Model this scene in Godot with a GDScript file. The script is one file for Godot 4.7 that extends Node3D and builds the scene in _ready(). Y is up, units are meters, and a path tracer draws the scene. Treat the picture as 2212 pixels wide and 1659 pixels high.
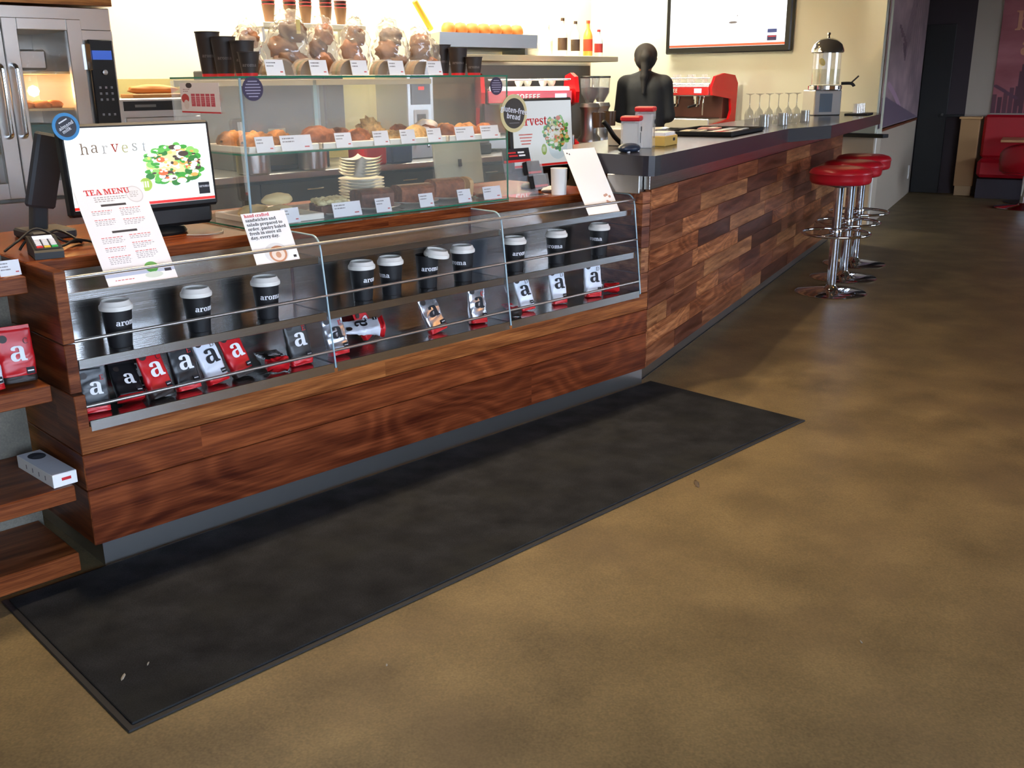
extends Node3D
# Cafe counter: x runs along the pastry counter, z towards the customers, y up (metres).
const W := 2212.0
const H := 1659.0
const FOCAL := 2127.8
const BAR_TURN := 0.31585
var cam_at := Vector3(-1.034, 1.45, 2.901)
var cr: Vector3
var cu: Vector3
var cf: Vector3
var d_bar := Vector3(cos(BAR_TURN), 0, -sin(BAR_TURN))
var n_bar := Vector3(sin(BAR_TURN), 0, cos(BAR_TURN))
var p_bar := Vector3(2.668, 0, 0.05)
var m := {}
var taken := {}
var boxes := {}
var rng := RandomNumberGenerator.new()
var serif: SystemFont
var serif_bold: SystemFont
var sans: SystemFont
var sans_bold: SystemFont

# ---------------------------------------------------------------- places
func ray(px: float, py: float) -> Vector3:
	return cf + cr * ((px - W / 2) / FOCAL) - cu * ((py - H / 2) / FOCAL)

func on_y(px: float, py: float, y: float) -> Vector3:
	var d := ray(px, py)
	return cam_at + d * ((y - cam_at.y) / d.y)

func on_z(px: float, py: float, z: float) -> Vector3:
	var d := ray(px, py)
	return cam_at + d * ((z - cam_at.z) / d.z)

func on_x(px: float, py: float, x: float) -> Vector3:
	var d := ray(px, py)
	return cam_at + d * ((x - cam_at.x) / d.x)

func bar(s: float, n: float, y: float) -> Vector3:
	return p_bar + d_bar * s + n_bar * n + Vector3(0, y, 0)

# ---------------------------------------------------------------- nodes
func numbered(called: String) -> String:
	if not taken.has(called):
		taken[called] = 0
		return called
	taken[called] += 1
	return "%s_%03d" % [called, taken[called]]

func tag(o: Node, label: String, category: String, group := "") -> void:
	o.set_meta("label", label)
	o.set_meta("category", category)
	if group != "":
		o.set_meta("group", group)

func thing(called: String, label: String, category: String, at := Vector3.ZERO, turn := 0.0, group := "") -> Node3D:
	var o := Node3D.new()
	o.name = numbered(called)
	add_child(o)
	o.position = at
	o.rotation.y = turn
	tag(o, label, category, group)
	return o

func part(parent: Node, called: String, mesh: Mesh, material: Material, at := Vector3.ZERO, rot := Vector3.ZERO) -> MeshInstance3D:
	var o := MeshInstance3D.new()
	o.name = called
	o.mesh = mesh
	o.material_override = material
	o.position = at
	o.rotation = rot
	parent.add_child(o, true)
	return o

func single(called: String, label: String, category: String, mesh: Mesh, material: Material, at := Vector3.ZERO, rot := Vector3.ZERO, group := "") -> MeshInstance3D:
	var o := part(self, numbered(called), mesh, material, at, rot)
	tag(o, label, category, group)
	return o

func struct(called: String, mesh: Mesh, material: Material, at := Vector3.ZERO, turn := 0.0) -> MeshInstance3D:
	var o := part(self, called, mesh, material, at, Vector3(0, turn, 0))
	o.set_meta("kind", "structure")
	return o

func copy(o: Node3D, label: String, at: Vector3, turn := 0.0, group := "") -> Node3D:
	var base := str(o.name)
	var k := base.rfind("_")
	if k > 0 and base.length() - k == 4 and base.substr(k + 1).is_valid_int():
		base = base.substr(0, k)
	var c: Node3D = o.duplicate()
	c.name = numbered(base)
	add_child(c)
	c.position = at
	c.rotation.y = turn
	c.set_meta("label", label)
	if group != "":
		c.set_meta("group", group)
	return c

# ---------------------------------------------------------------- meshes
func quad(st: SurfaceTool, a: Vector3, b: Vector3, c: Vector3, d: Vector3, out: Vector3, uv := []) -> void:
	var p := [a, b, c, d]
	var t := uv if uv.size() == 4 else [Vector2(0, 1), Vector2(1, 1), Vector2(1, 0), Vector2(0, 0)]
	if (b - a).cross(c - a).dot(out) > 0:
		p = [a, d, c, b]
		t = [t[0], t[3], t[2], t[1]]
	for k in [0, 1, 2, 0, 2, 3]:
		st.set_uv(t[k])
		st.add_vertex(p[k])

func tri(st: SurfaceTool, a: Vector3, b: Vector3, c: Vector3, out: Vector3) -> void:
	var p := [a, b, c]
	if (b - a).cross(c - a).dot(out) > 0:
		p = [a, c, b]
	for v in p:
		st.set_uv(Vector2(v.x, -v.y))
		st.add_vertex(v)

func add_box(st: SurfaceTool, c: Vector3, s: Vector3, bevel := 0.0) -> void:
	var h := s / 2
	var e: float = minf(bevel, minf(h.x, minf(h.y, h.z)) * 0.9)
	for ax in 3:
		var bx := (ax + 1) % 3
		var cx := (ax + 2) % 3
		for sg in [-1.0, 1.0]:
			var q := []
			var uv := []
			for k in [[-1, -1], [1, -1], [1, 1], [-1, 1]]:
				var v := Vector3.ZERO
				v[ax] = sg * h[ax]
				v[bx] = k[0] * (h[bx] - e)
				v[cx] = k[1] * (h[cx] - e)
				q.append(c + v)
				if ax == 2:
					uv.append(Vector2(0.5 + sg * v.x / s.x, 0.5 - v.y / s.y))
				elif ax == 0:
					uv.append(Vector2(0.5 - sg * v.z / s.z, 0.5 - v.y / s.y))
				else:
					uv.append(Vector2(0.5 + v.x / s.x, 0.5 + v.z / s.z))
			var o := Vector3.ZERO
			o[ax] = sg
			quad(st, q[0], q[1], q[2], q[3], o, uv)
		if e > 0:
			for sb in [-1.0, 1.0]:
				for sc in [-1.0, 1.0]:
					var q2 := []
					for k in [[-1, 0], [1, 0], [1, 1], [-1, 1]]:
						var v2 := Vector3.ZERO
						v2[ax] = k[0] * (h[ax] - e)
						v2[bx] = sb * (h[bx] - (e if k[1] == 0 else 0.0))
						v2[cx] = sc * (h[cx] - (0.0 if k[1] == 0 else e))
						q2.append(c + v2)
					var o2 := Vector3.ZERO
					o2[bx] = sb
					o2[cx] = sc
					quad(st, q2[0], q2[1], q2[2], q2[3], o2, [Vector2(0.01, 0.99), Vector2(0.99, 0.99), Vector2(0.99, 0.98), Vector2(0.01, 0.98)])
	if e > 0:
		for x in [-1.0, 1.0]:
			for y in [-1.0, 1.0]:
				for z in [-1.0, 1.0]:
					tri(st, c + Vector3(x * h.x, y * (h.y - e), z * (h.z - e)), c + Vector3(x * (h.x - e), y * h.y, z * (h.z - e)), c + Vector3(x * (h.x - e), y * (h.y - e), z * h.z), Vector3(x, y, z))

func start() -> SurfaceTool:
	var st := SurfaceTool.new()
	st.begin(Mesh.PRIMITIVE_TRIANGLES)
	st.set_smooth_group(-1)
	return st

func done(st: SurfaceTool) -> ArrayMesh:
	st.generate_normals()
	return st.commit()

func box(x: float, y: float, z: float, bevel := 0.0) -> ArrayMesh:
	var key := "%.4f %.4f %.4f %.4f" % [x, y, z, bevel]
	if not boxes.has(key):
		var st := start()
		add_box(st, Vector3.ZERO, Vector3(x, y, z), bevel)
		boxes[key] = done(st)
	return boxes[key]

# profile of (radius, height) turned round y; corners sharper than 40 degrees stay hard
func lathe(prof: Array, seg := 32, oval := 1.0) -> ArrayMesh:
	var vs := PackedVector3Array()
	var ns := PackedVector3Array()
	var us := PackedVector2Array()
	var ix := PackedInt32Array()
	var nor := []
	for k in prof.size() - 1:
		var d: Vector2 = prof[k + 1] - prof[k]
		nor.append(Vector2(d.y, -d.x).normalized())
	for k in prof.size() - 1:
		var na: Vector2 = nor[k]
		var nb: Vector2 = nor[k]
		if k > 0 and nor[k].dot(nor[k - 1]) > 0.76:
			na = (nor[k] + nor[k - 1]).normalized()
		if k < prof.size() - 2 and nor[k].dot(nor[k + 1]) > 0.76:
			nb = (nor[k] + nor[k + 1]).normalized()
		var base := vs.size()
		for j in seg + 1:
			var a := TAU * j / seg
			for e in 2:
				var p: Vector2 = prof[k + e]
				var n: Vector2 = na if e == 0 else nb
				vs.append(Vector3(p.x * cos(a), p.y, p.x * sin(a) * oval))
				ns.append(Vector3(n.x * cos(a), n.y, n.x * sin(a) / oval).normalized())
				us.append(Vector2(float(j) / seg, 1.0 - float(k + e) / prof.size()))
		for j in seg:
			var q := base + j * 2
			ix.append_array([q, q + 2, q + 1, q + 2, q + 3, q + 1])
	var arr := []
	arr.resize(Mesh.ARRAY_MAX)
	arr[Mesh.ARRAY_VERTEX] = vs
	arr[Mesh.ARRAY_NORMAL] = ns
	arr[Mesh.ARRAY_TEX_UV] = us
	arr[Mesh.ARRAY_INDEX] = ix
	var am := ArrayMesh.new()
	am.add_surface_from_arrays(Mesh.PRIMITIVE_TRIANGLES, arr)
	return am

func cyl(r: float, h: float, seg := 24, e := 0.0) -> ArrayMesh:
	if e <= 0.0:
		return lathe([Vector2(0, -h / 2), Vector2(r, -h / 2), Vector2(r, h / 2), Vector2(0, h / 2)], seg)
	return lathe([Vector2(0, -h / 2), Vector2(r - e, -h / 2), Vector2(r - e * 0.3, -h / 2 + e * 0.3), Vector2(r, -h / 2 + e), Vector2(r, h / 2 - e), Vector2(r - e * 0.3, h / 2 - e * 0.3), Vector2(r - e, h / 2), Vector2(0, h / 2)], seg)

func tube(pts: Array, r: float, seg := 10, closed := false) -> ArrayMesh:
	var vs := PackedVector3Array()
	var ns := PackedVector3Array()
	var us := PackedVector2Array()
	var ix := PackedInt32Array()
	var n := pts.size()
	var up := Vector3.UP
	for k in n:
		var a: Vector3 = pts[(k - 1 + n) % n] if (k > 0 or closed) else pts[k]
		var b: Vector3 = pts[(k + 1) % n] if (k < n - 1 or closed) else pts[k]
		var t := (b - a).normalized()
		if absf(t.dot(up)) > 0.95:
			up = Vector3.RIGHT if absf(t.x) < 0.9 else Vector3.FORWARD
		var s := t.cross(up).normalized()
		up = s.cross(t).normalized()
		for j in seg:
			var an := TAU * j / seg
			var o := s * cos(an) + up * sin(an)
			vs.append(pts[k] + o * r)
			ns.append(o)
			us.append(Vector2(float(j) / seg, float(k) / n))
	for k in (n if closed else n - 1):
		for j in seg:
			var q := k * seg
			var w := ((k + 1) % n) * seg
			var j2 := (j + 1) % seg
			ix.append_array([q + j, q + j2, w + j, q + j2, w + j2, w + j])
	if not closed:
		for e in [0, n - 1]:
			var c := vs.size()
			vs.append(pts[e])
			ns.append((pts[e] - pts[1 if e == 0 else n - 2]).normalized())
			us.append(Vector2.ZERO)
			for j in seg:
				ix.append_array([c, e * seg + (j + 1) % seg, e * seg + j] if e == 0 else [c, e * seg + j, e * seg + (j + 1) % seg])
	var arr := []
	arr.resize(Mesh.ARRAY_MAX)
	arr[Mesh.ARRAY_VERTEX] = vs
	arr[Mesh.ARRAY_NORMAL] = ns
	arr[Mesh.ARRAY_TEX_UV] = us
	arr[Mesh.ARRAY_INDEX] = ix
	var am := ArrayMesh.new()
	am.add_surface_from_arrays(Mesh.PRIMITIVE_TRIANGLES, arr)
	return am

func ring(r: float, t: float, seg := 40) -> ArrayMesh:
	var pts := []
	for k in seg:
		pts.append(Vector3(cos(TAU * k / seg) * r, 0, sin(TAU * k / seg) * r))
	return tube(pts, t, 10, true)

func bend(pts: Array, steps := 6) -> Array:
	var c := Curve3D.new()
	for k in pts.size():
		var t := Vector3.ZERO
		if k > 0 and k < pts.size() - 1:
			t = (pts[k + 1] - pts[k - 1]) / 6.0
		c.add_point(pts[k], -t, t)
	var out := []
	for k in (pts.size() - 1) * steps + 1:
		out.append(c.sample(int(k / float(steps)) if k < (pts.size() - 1) * steps else pts.size() - 2, fmod(k / float(steps), 1.0) if k < (pts.size() - 1) * steps else 1.0))
	return out

# outline in the xy plane, from z 0 to depth
func prism(poly: Array, depth: float) -> ArrayMesh:
	var st := start()
	var pv := PackedVector2Array(poly)
	var ids := Geometry2D.triangulate_polygon(pv)
	var lo: Vector2 = pv[0]
	var hi: Vector2 = pv[0]
	var mid := Vector2.ZERO
	for p in pv:
		lo = lo.min(p)
		hi = hi.max(p)
		mid += p / pv.size()
	for sg in [0, 1]:
		for k in range(0, ids.size(), 3):
			var q := []
			for j in 3:
				q.append(pv[ids[k + j]])
			var flip: bool = ((q[1] - q[0]).cross(q[2] - q[0]) > 0) == (sg == 1)
			for j in ([0, 2, 1] if flip else [0, 1, 2]):
				st.set_uv(Vector2((q[j].x - lo.x) / (hi.x - lo.x), 1.0 - (q[j].y - lo.y) / (hi.y - lo.y)))
				st.add_vertex(Vector3(q[j].x, q[j].y, depth * sg))
	var ccw := not Geometry2D.is_polygon_clockwise(pv)
	for k in pv.size():
		var a := pv[k]
		var b := pv[(k + 1) % pv.size()]
		var o := Vector2(b.y - a.y, a.x - b.x) * (1.0 if ccw else -1.0)
		quad(st, Vector3(a.x, a.y, 0), Vector3(b.x, b.y, 0), Vector3(b.x, b.y, depth), Vector3(a.x, a.y, depth), Vector3(o.x, o.y, 0))
	return done(st)

# lumpy ball, flat below
func lump(r: Vector3, seed_: int, amp: float, freq := 2.0, flat := 0.0, rows := 14, seg := 22) -> ArrayMesh:
	var noise := FastNoiseLite.new()
	noise.seed = seed_
	noise.frequency = freq
	noise.fractal_octaves = 3
	var st := SurfaceTool.new()
	st.begin(Mesh.PRIMITIVE_TRIANGLES)
	var p := []
	for k in rows + 1:
		for j in seg:
			var th := PI * k / rows
			var a := TAU * j / seg
			var d := Vector3(sin(th) * cos(a), cos(th), sin(th) * sin(a))
			var v := d * (1.0 + amp * noise.get_noise_3dv(d))
			v = v * r
			if flat > 0.0:
				v.y = maxf(v.y, -r.y * (1.0 - flat))
			p.append(v)
	for k in rows:
		for j in seg:
			var j2 := (j + 1) % seg
			for q in [[k * seg + j, (k + 1) * seg + j, k * seg + j2], [k * seg + j2, (k + 1) * seg + j, (k + 1) * seg + j2]]:
				if p[q[0]].is_equal_approx(p[q[1]]) or p[q[1]].is_equal_approx(p[q[2]]) or p[q[0]].is_equal_approx(p[q[2]]):
					continue
				for w in [q[0], q[1], q[2]]:
					st.set_uv(Vector2.ZERO)
					st.add_vertex(p[w])
	st.generate_normals()
	return st.commit()

func text_mesh(words: String, size: float, font: Font, depth := 0.0008) -> TextMesh:
	var t := TextMesh.new()
	t.text = words
	t.font = font
	t.font_size = 48
	t.pixel_size = size / 48.0
	t.depth = depth
	t.curve_step = 2.0
	return t

func letters(parent: Node, words: String, size: float, font: Font, material: Material, at: Vector3, rot := Vector3.ZERO, called := "lettering") -> MeshInstance3D:
	return part(parent, called, text_mesh(words, size, font), material, at, rot)

# lettering wrapped round an upright tapered cup: radius r0 at y 0, r1 at y h
func round_letters(words: String, size: float, font: Font, y: float, r0: float, r1: float, h: float) -> ArrayMesh:
	var src := text_mesh(words, size, font, 0.0006).get_mesh_arrays()
	var vs: PackedVector3Array = src[Mesh.ARRAY_VERTEX]
	var outv := PackedVector3Array()
	var outn := PackedVector3Array()
	for v in vs:
		var yy := y + v.y
		var r := lerpf(r0, r1, yy / h) + 0.0004 + v.z
		var a := v.x / r
		outv.append(Vector3(sin(a) * r, yy, cos(a) * r))
		outn.append(Vector3(sin(a), 0, cos(a)))
	src[Mesh.ARRAY_VERTEX] = outv
	src[Mesh.ARRAY_NORMAL] = outn
	src[Mesh.ARRAY_TANGENT] = null
	var am := ArrayMesh.new()
	am.add_surface_from_arrays(Mesh.PRIMITIVE_TRIANGLES, src)
	return am

# ---------------------------------------------------------------- materials
func mat(color: Color, rough := 0.6, metal := 0.0, extra := {}) -> StandardMaterial3D:
	var s := StandardMaterial3D.new()
	s.albedo_color = color
	s.roughness = rough
	s.metallic = metal
	for k in extra:
		s.set(k, extra[k])
	return s

func c8(r: int, g: int, b: int) -> Color:
	return Color8(r, g, b)

func glow(color: Color, energy: float) -> StandardMaterial3D:
	return mat(color, 0.5, 0.0, {"emission_enabled": true, "emission": color, "emission_energy_multiplier": energy})

func noise(seed_: int, freq: float, oct := 4) -> FastNoiseLite:
	var n := FastNoiseLite.new()
	n.seed = seed_
	n.frequency = freq
	n.noise_type = FastNoiseLite.TYPE_SIMPLEX_SMOOTH
	n.fractal_octaves = oct
	return n

func tex(im: Image) -> ImageTexture:
	im.generate_mipmaps()
	return ImageTexture.create_from_image(im)

# wood grain along x; wave is how far the rings wander (cathedral figure)
func wood(seed_: int, w: int, h: int, rings: float, wave: float, dark: Color, light: Color) -> ImageTexture:
	var im := Image.create(w, h, false, Image.FORMAT_RGB8)
	var a := noise(seed_, 1.0, 2)
	var b := noise(seed_ + 5, 1.0, 2)
	for y in h:
		for x in w:
			var u := float(x) / w
			var v := float(y) / h
			var wob := a.get_noise_2d(u * 2.6, v * 1.5) * wave
			var r := 0.5 + 0.5 * sin((v + wob) * rings * TAU)
			var f := b.get_noise_2d(u * 9.0, v * 70.0)
			var g := b.get_noise_2d(u * 2.0 + 7.0, v * 9.0)
			var h2 := b.get_noise_2d(u * 30.0 + 3.0, v * 260.0)
			var t := clampf(0.58 + 0.27 * (pow(r, 1.4) - 0.5) + 0.30 * f + 0.40 * g + 0.16 * h2, 0.0, 1.0)
			im.set_pixel(x, y, dark.lerp(light, t))
	return tex(im)

func speckle(seed_: int, size: int, base: Color, spread: float, f1: float, f2: float, tint: Color, tint_amount: float) -> ImageTexture:
	var im := Image.create(size, size, false, Image.FORMAT_RGB8)
	var a := noise(seed_, f1, 4)
	var b := noise(seed_ + 3, f2, 2)
	var c := noise(seed_ + 9, f1 * 0.6, 3)
	for y in size:
		for x in size:
			# blended over the borders so that the pattern repeats without seams
			var wx := float(x) / size
			var wy := float(y) / size
			var n1 := lerpf(lerpf(a.get_noise_2d(x, y), a.get_noise_2d(x - size, y), wx), lerpf(a.get_noise_2d(x, y - size), a.get_noise_2d(x - size, y - size), wx), wy)
			var n2 := b.get_noise_2d(x, y)
			var n3 := lerpf(lerpf(c.get_noise_2d(x, y), c.get_noise_2d(x - size, y), wx), lerpf(c.get_noise_2d(x, y - size), c.get_noise_2d(x - size, y - size), wx), wy)
			var k := 1.0 + spread * (n1 * 1.2 + n2 * 0.7)
			var col := Color(base.r * k, base.g * k, base.b * k)
			im.set_pixel(x, y, col.lerp(tint, clampf(n3 * 1.6, 0.0, 1.0) * tint_amount).clamp())
	return tex(im)

func brushed() -> ImageTexture:
	var im := Image.create(32, 512, false, Image.FORMAT_RGB8)
	var r := RandomNumberGenerator.new()
	r.seed = 4
	for y in 512:
		var v := 0.5 + r.randf_range(-0.24, 0.24)
		for x in 32:
			var q := clampf(v + r.randf_range(-0.05, 0.05), 0, 1)
			im.set_pixel(x, y, Color(q, q, q))
	im.bump_map_to_normal_map(1.0)
	return tex(im)

func tri_scale(s: StandardMaterial3D, sc: Vector3, off := Vector3.ZERO, world := false) -> StandardMaterial3D:
	s.uv1_triplanar = true
	s.uv1_world_triplanar = world
	s.uv1_scale = sc
	s.uv1_offset = off
	s.uv1_triplanar_sharpness = 8.0
	return s

func wood_mat(t: Texture2D, tint: Color, sc: Vector3, off := Vector3.ZERO, rough := 0.32) -> StandardMaterial3D:
	return tri_scale(mat(tint, rough, 0.0, {"albedo_texture": t, "metallic_specular": 0.35}), sc, off)

func make_materials() -> void:
	serif = SystemFont.new()
	serif.font_names = PackedStringArray(["Droid Serif"])
	serif_bold = SystemFont.new()
	serif_bold.font_names = PackedStringArray(["Droid Serif"])
	serif_bold.font_weight = 700
	sans = SystemFont.new()
	sans.font_names = PackedStringArray(["Droid Sans"])
	sans_bold = SystemFont.new()
	sans_bold.font_names = PackedStringArray(["Droid Sans"])
	sans_bold.font_weight = 700
	var t1 := wood(11, 900, 300, 9.0, 0.10, c8(120, 88, 70), c8(255, 238, 214))
	var t2 := wood(23, 1400, 420, 7.0, 0.55, c8(112, 72, 54), c8(255, 226, 196))
	m.grain = t1
	m.figure = t2
	# walnut boards of the counter front
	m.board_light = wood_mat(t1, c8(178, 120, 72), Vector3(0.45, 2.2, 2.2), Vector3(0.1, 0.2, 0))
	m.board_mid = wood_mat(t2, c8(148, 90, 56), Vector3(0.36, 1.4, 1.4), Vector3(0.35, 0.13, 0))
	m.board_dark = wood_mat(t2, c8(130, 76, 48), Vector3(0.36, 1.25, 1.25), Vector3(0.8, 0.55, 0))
	m.board_side = wood_mat(t1, c8(148, 90, 56), Vector3(1.0, 2.2, 0.6))
	m.counter_wood = wood_mat(t1, c8(150, 86, 48), Vector3(0.5, 1.6, 1.6), Vector3.ZERO, 0.25)
	m.shelf_wood = wood_mat(t1, c8(158, 96, 58), Vector3(0.5, 2.0, 2.0), Vector3(0.3, 0.1, 0))
	m.planks = []
	var tones := [c8(196, 150, 112), c8(180, 130, 98), c8(160, 112, 86), c8(138, 92, 74), c8(120, 80, 68), c8(104, 70, 60), c8(206, 158, 120), c8(168, 118, 90), c8(134, 90, 74), c8(158, 110, 84)]
	for k in tones.size():
		m.planks.append(wood_mat(t2 if k % 5 == 1 else t1, tones[k], Vector3(0.6, 2.0, 2.0), Vector3(0.37 * k, 0.23 * k, 0.1 * k), 0.3))
	m.soffit = wood_mat(t1, c8(208, 150, 90), Vector3(0.5, 1.6, 1.6))
	var br := brushed()
	m.steel = tri_scale(mat(c8(192, 190, 187), 0.2, 1.0, {"normal_enabled": true, "normal_texture": br, "normal_scale": 0.3}), Vector3(0.6, 4.5, 0.6))
	m.kick = mat(c8(192, 190, 187), 0.3, 1.0)
	m.plain_steel = mat(c8(190, 188, 184), 0.33, 1.0)
	m.rod = mat(c8(190, 186, 182), 0.34, 0.9)
	m.chrome = mat(c8(225, 228, 232), 0.06, 1.0)
	m.dark_steel = mat(c8(92, 90, 86), 0.4, 0.9)
	m.slab = mat(c8(46, 46, 54), 0.2, 0.0)
	m.floor = tri_scale(mat(Color.WHITE, 0.46, 0.0, {"albedo_texture": speckle(71, 768, c8(122, 105, 72), 0.26, 0.011, 0.9, c8(100, 84, 62), 0.6), "metallic_specular": 0.45}), Vector3(0.31, 0.31, 0.31), Vector3.ZERO, true)
	m.mat_pile = tri_scale(mat(Color.WHITE, 0.95, 0.0, {"albedo_texture": speckle(83, 512, c8(43, 44, 46), 0.32, 0.012, 0.45, c8(52, 52, 48), 0.6), "metallic_specular": 0.15}), Vector3(0.9, 0.9, 0.9), Vector3.ZERO, true)
	m.rubber = mat(c8(30, 31, 33), 0.7)
	m.cream = mat(c8(244, 236, 210), 0.7)
	m.gloss_cream = mat(c8(196, 196, 174), 0.08, 0.0, {"metallic_specular": 0.6})
	m.wainscot = mat(c8(176, 160, 140), 0.45)
	m.plum = mat(c8(52, 42, 47), 0.7)
	m.black = mat(c8(14, 14, 15), 0.55)
	m.black_gloss = mat(c8(14, 14, 16), 0.18)
	m.dark_grey = mat(c8(58, 60, 64), 0.6)
	m.ceiling = mat(c8(120, 114, 108), 0.9)
	m.beige = mat(c8(178, 166, 150), 0.7)
	m.concrete = tri_scale(mat(Color.WHITE, 0.8, 0.0, {"albedo_texture": speckle(31, 256, c8(112, 106, 94), 0.18, 0.02, 0.3, c8(96, 92, 84), 0.5)}), Vector3(1.5, 1.5, 1.5))
	m.red_vinyl = mat(c8(178, 18, 34), 0.3, 0.0, {"metallic_specular": 0.5})
	m.red = mat(c8(206, 24, 32), 0.45)
	m.red_gloss = mat(c8(206, 16, 26), 0.2)
	m.white = mat(c8(240, 238, 232), 0.5)
	m.paper = mat(c8(240, 238, 236), 0.75)
	m.china = mat(c8(244, 240, 226), 0.2)
	m.cup_black = mat(c8(22, 22, 25), 0.55)
	m.cup_brown = mat(c8(44, 34, 30), 0.55)
	m.lid = mat(c8(240, 234, 224), 0.42)
	m.glass = mat(Color(0.92, 0.97, 0.94, 0.045), 0.02, 0.0, {"transparency": BaseMaterial3D.TRANSPARENCY_ALPHA, "metallic_specular": 0.5})
	m.glass_edge = mat(c8(40, 120, 92), 0.15, 0.0, {"metallic_specular": 0.6})
	m.glass_edge_blue = mat(c8(160, 186, 194), 0.15, 0.0, {"metallic_specular": 0.6})
	m.rack_pane = mat(Color(0.62, 0.68, 0.76, 0.15), 0.02, 0.0, {"transparency": BaseMaterial3D.TRANSPARENCY_ALPHA, "metallic_specular": 0.7})
	m.acrylic = mat(Color(0.93, 0.96, 0.98, 0.13), 0.03, 0.0, {"transparency": BaseMaterial3D.TRANSPARENCY_ALPHA})
	m.clear_bag = mat(Color(0.94, 0.93, 0.9, 0.16), 0.1, 0.0, {"transparency": BaseMaterial3D.TRANSPARENCY_ALPHA, "metallic_specular": 0.7})
	m.clear = mat(Color(0.95, 0.96, 0.96, 0.12), 0.02, 0.0, {"transparency": BaseMaterial3D.TRANSPARENCY_ALPHA, "metallic_specular": 0.6})
	m.bag_black = mat(c8(26, 25, 27), 0.36)
	m.bag_red = mat(c8(200, 26, 34), 0.36)
	m.bag_white = mat(c8(226, 230, 238), 0.3)
	m.bag_silver = mat(c8(200, 200, 206), 0.24, 0.85)
	m.ink = mat(c8(24, 24, 30), 0.7)
	m.ink_red = mat(c8(206, 40, 40), 0.7)
	m.ink_grey = mat(c8(120, 116, 114), 0.7)
	m.ink_white = mat(c8(238, 238, 240), 0.6)
	m.window_pane = mat(Color(0.95, 0.97, 1.0, 0.06), 0.01, 0.0, {"transparency": BaseMaterial3D.TRANSPARENCY_ALPHA})

# ---------------------------------------------------------------- camera and light
func set_camera() -> void:
	var pitch := deg_to_rad(17.151)
	var roll := deg_to_rad(-0.4956)
	var a := deg_to_rad(45.641)
	var f := Vector3(cos(a), 0, -sin(a))
	var r := Vector3(sin(a), 0, cos(a))
	cf = f * cos(pitch) - Vector3.UP * sin(pitch)
	var up := Vector3.UP * cos(pitch) + f * sin(pitch)
	cr = r * cos(roll) + up * sin(roll)
	cu = up * cos(roll) - r * sin(roll)
	var c := Camera3D.new()
	c.name = "camera"
	add_child(c)
	c.transform = Transform3D(Basis(cr, cu, -cf), cam_at)
	c.fov = rad_to_deg(2.0 * atan(H / 2 / FOCAL))
	c.near = 0.05
	c.far = 80.0
	c.current = true

func set_environment() -> void:
	var e := Environment.new()
	var sm := ProceduralSkyMaterial.new()
	sm.sky_top_color = c8(150, 178, 214)
	sm.sky_horizon_color = c8(208, 220, 236)
	sm.ground_bottom_color = c8(120, 122, 126)
	sm.ground_horizon_color = c8(160, 165, 172)
	sm.sky_energy_multiplier = SKY_ENERGY
	sm.ground_energy_multiplier = SKY_ENERGY * 0.6
	var sky := Sky.new()
	sky.sky_material = sm
	e.background_mode = Environment.BG_SKY
	e.sky = sky
	e.tonemap_mode = Environment.TONE_MAPPER_LINEAR
	e.tonemap_exposure = EXPOSURE
	e.sdfgi_enabled = true
	e.ssao_enabled = true
	e.ssil_enabled = true
	var w := WorldEnvironment.new()
	w.name = "environment"
	w.environment = e
	add_child(w)

# ceiling downlight: a small fitting with its spot just under the glowing face
func downlight(at: Vector3, energy: float, color: Color, angle: float, label: String, group: String) -> void:
	var t := thing("ceiling_downlight", label, "downlight", at, 0.0, group)
	part(t, "trim_ring", lathe([Vector2(0.05, 0), Vector2(0.075, 0), Vector2(0.075, 0.012), Vector2(0.05, 0.02)], 24), m.white)
	part(t, "lamp_face", cyl(0.05, 0.006), glow(color, 6.0), Vector3(0, 0.012, 0))
	var l := SpotLight3D.new()
	l.name = "light"
	l.light_color = color
	l.light_energy = energy
	l.light_size = 0.05
	l.spot_angle = angle
	l.spot_angle_attenuation = 0.6
	l.spot_range = 20.0
	l.spot_attenuation = 2.0
	l.shadow_enabled = true
	t.add_child(l)
	l.position = Vector3(0, -0.01, 0)
	l.rotation.x = -PI / 2

func pendant(at: Vector3, energy: float, color: Color, label: String, group: String, ceiling_y: float) -> void:
	var t := thing("pendant_lamp", label, "lamp", at, 0.0, group)
	part(t, "cord", cyl(0.004, ceiling_y - at.y - 0.16, 8), m.black, Vector3(0, 0.16 + (ceiling_y - at.y - 0.16) / 2, 0))
	part(t, "shade", lathe([Vector2(0.015, 0.17), Vector2(0.03, 0.16), Vector2(0.05, 0.12), Vector2(0.11, 0.02), Vector2(0.115, 0.0), Vector2(0.11, 0.003), Vector2(0.048, 0.118), Vector2(0.02, 0.14)], 28), m.black_gloss)
	part(t, "bulb", lathe([Vector2(0, -0.045), Vector2(0.028, -0.036), Vector2(0.04, -0.01), Vector2(0.036, 0.02), Vector2(0.018, 0.06), Vector2(0, 0.07)], 20), glow(color, 30.0), Vector3(0, 0.02, 0))
	var l := OmniLight3D.new()
	l.name = "light"
	l.light_color = color
	l.light_energy = energy
	l.light_size = 0.04
	l.omni_range = 20.0
	l.omni_attenuation = 2.0
	l.shadow_enabled = true
	t.add_child(l)
	l.position = Vector3(0, 0.02, 0)

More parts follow.
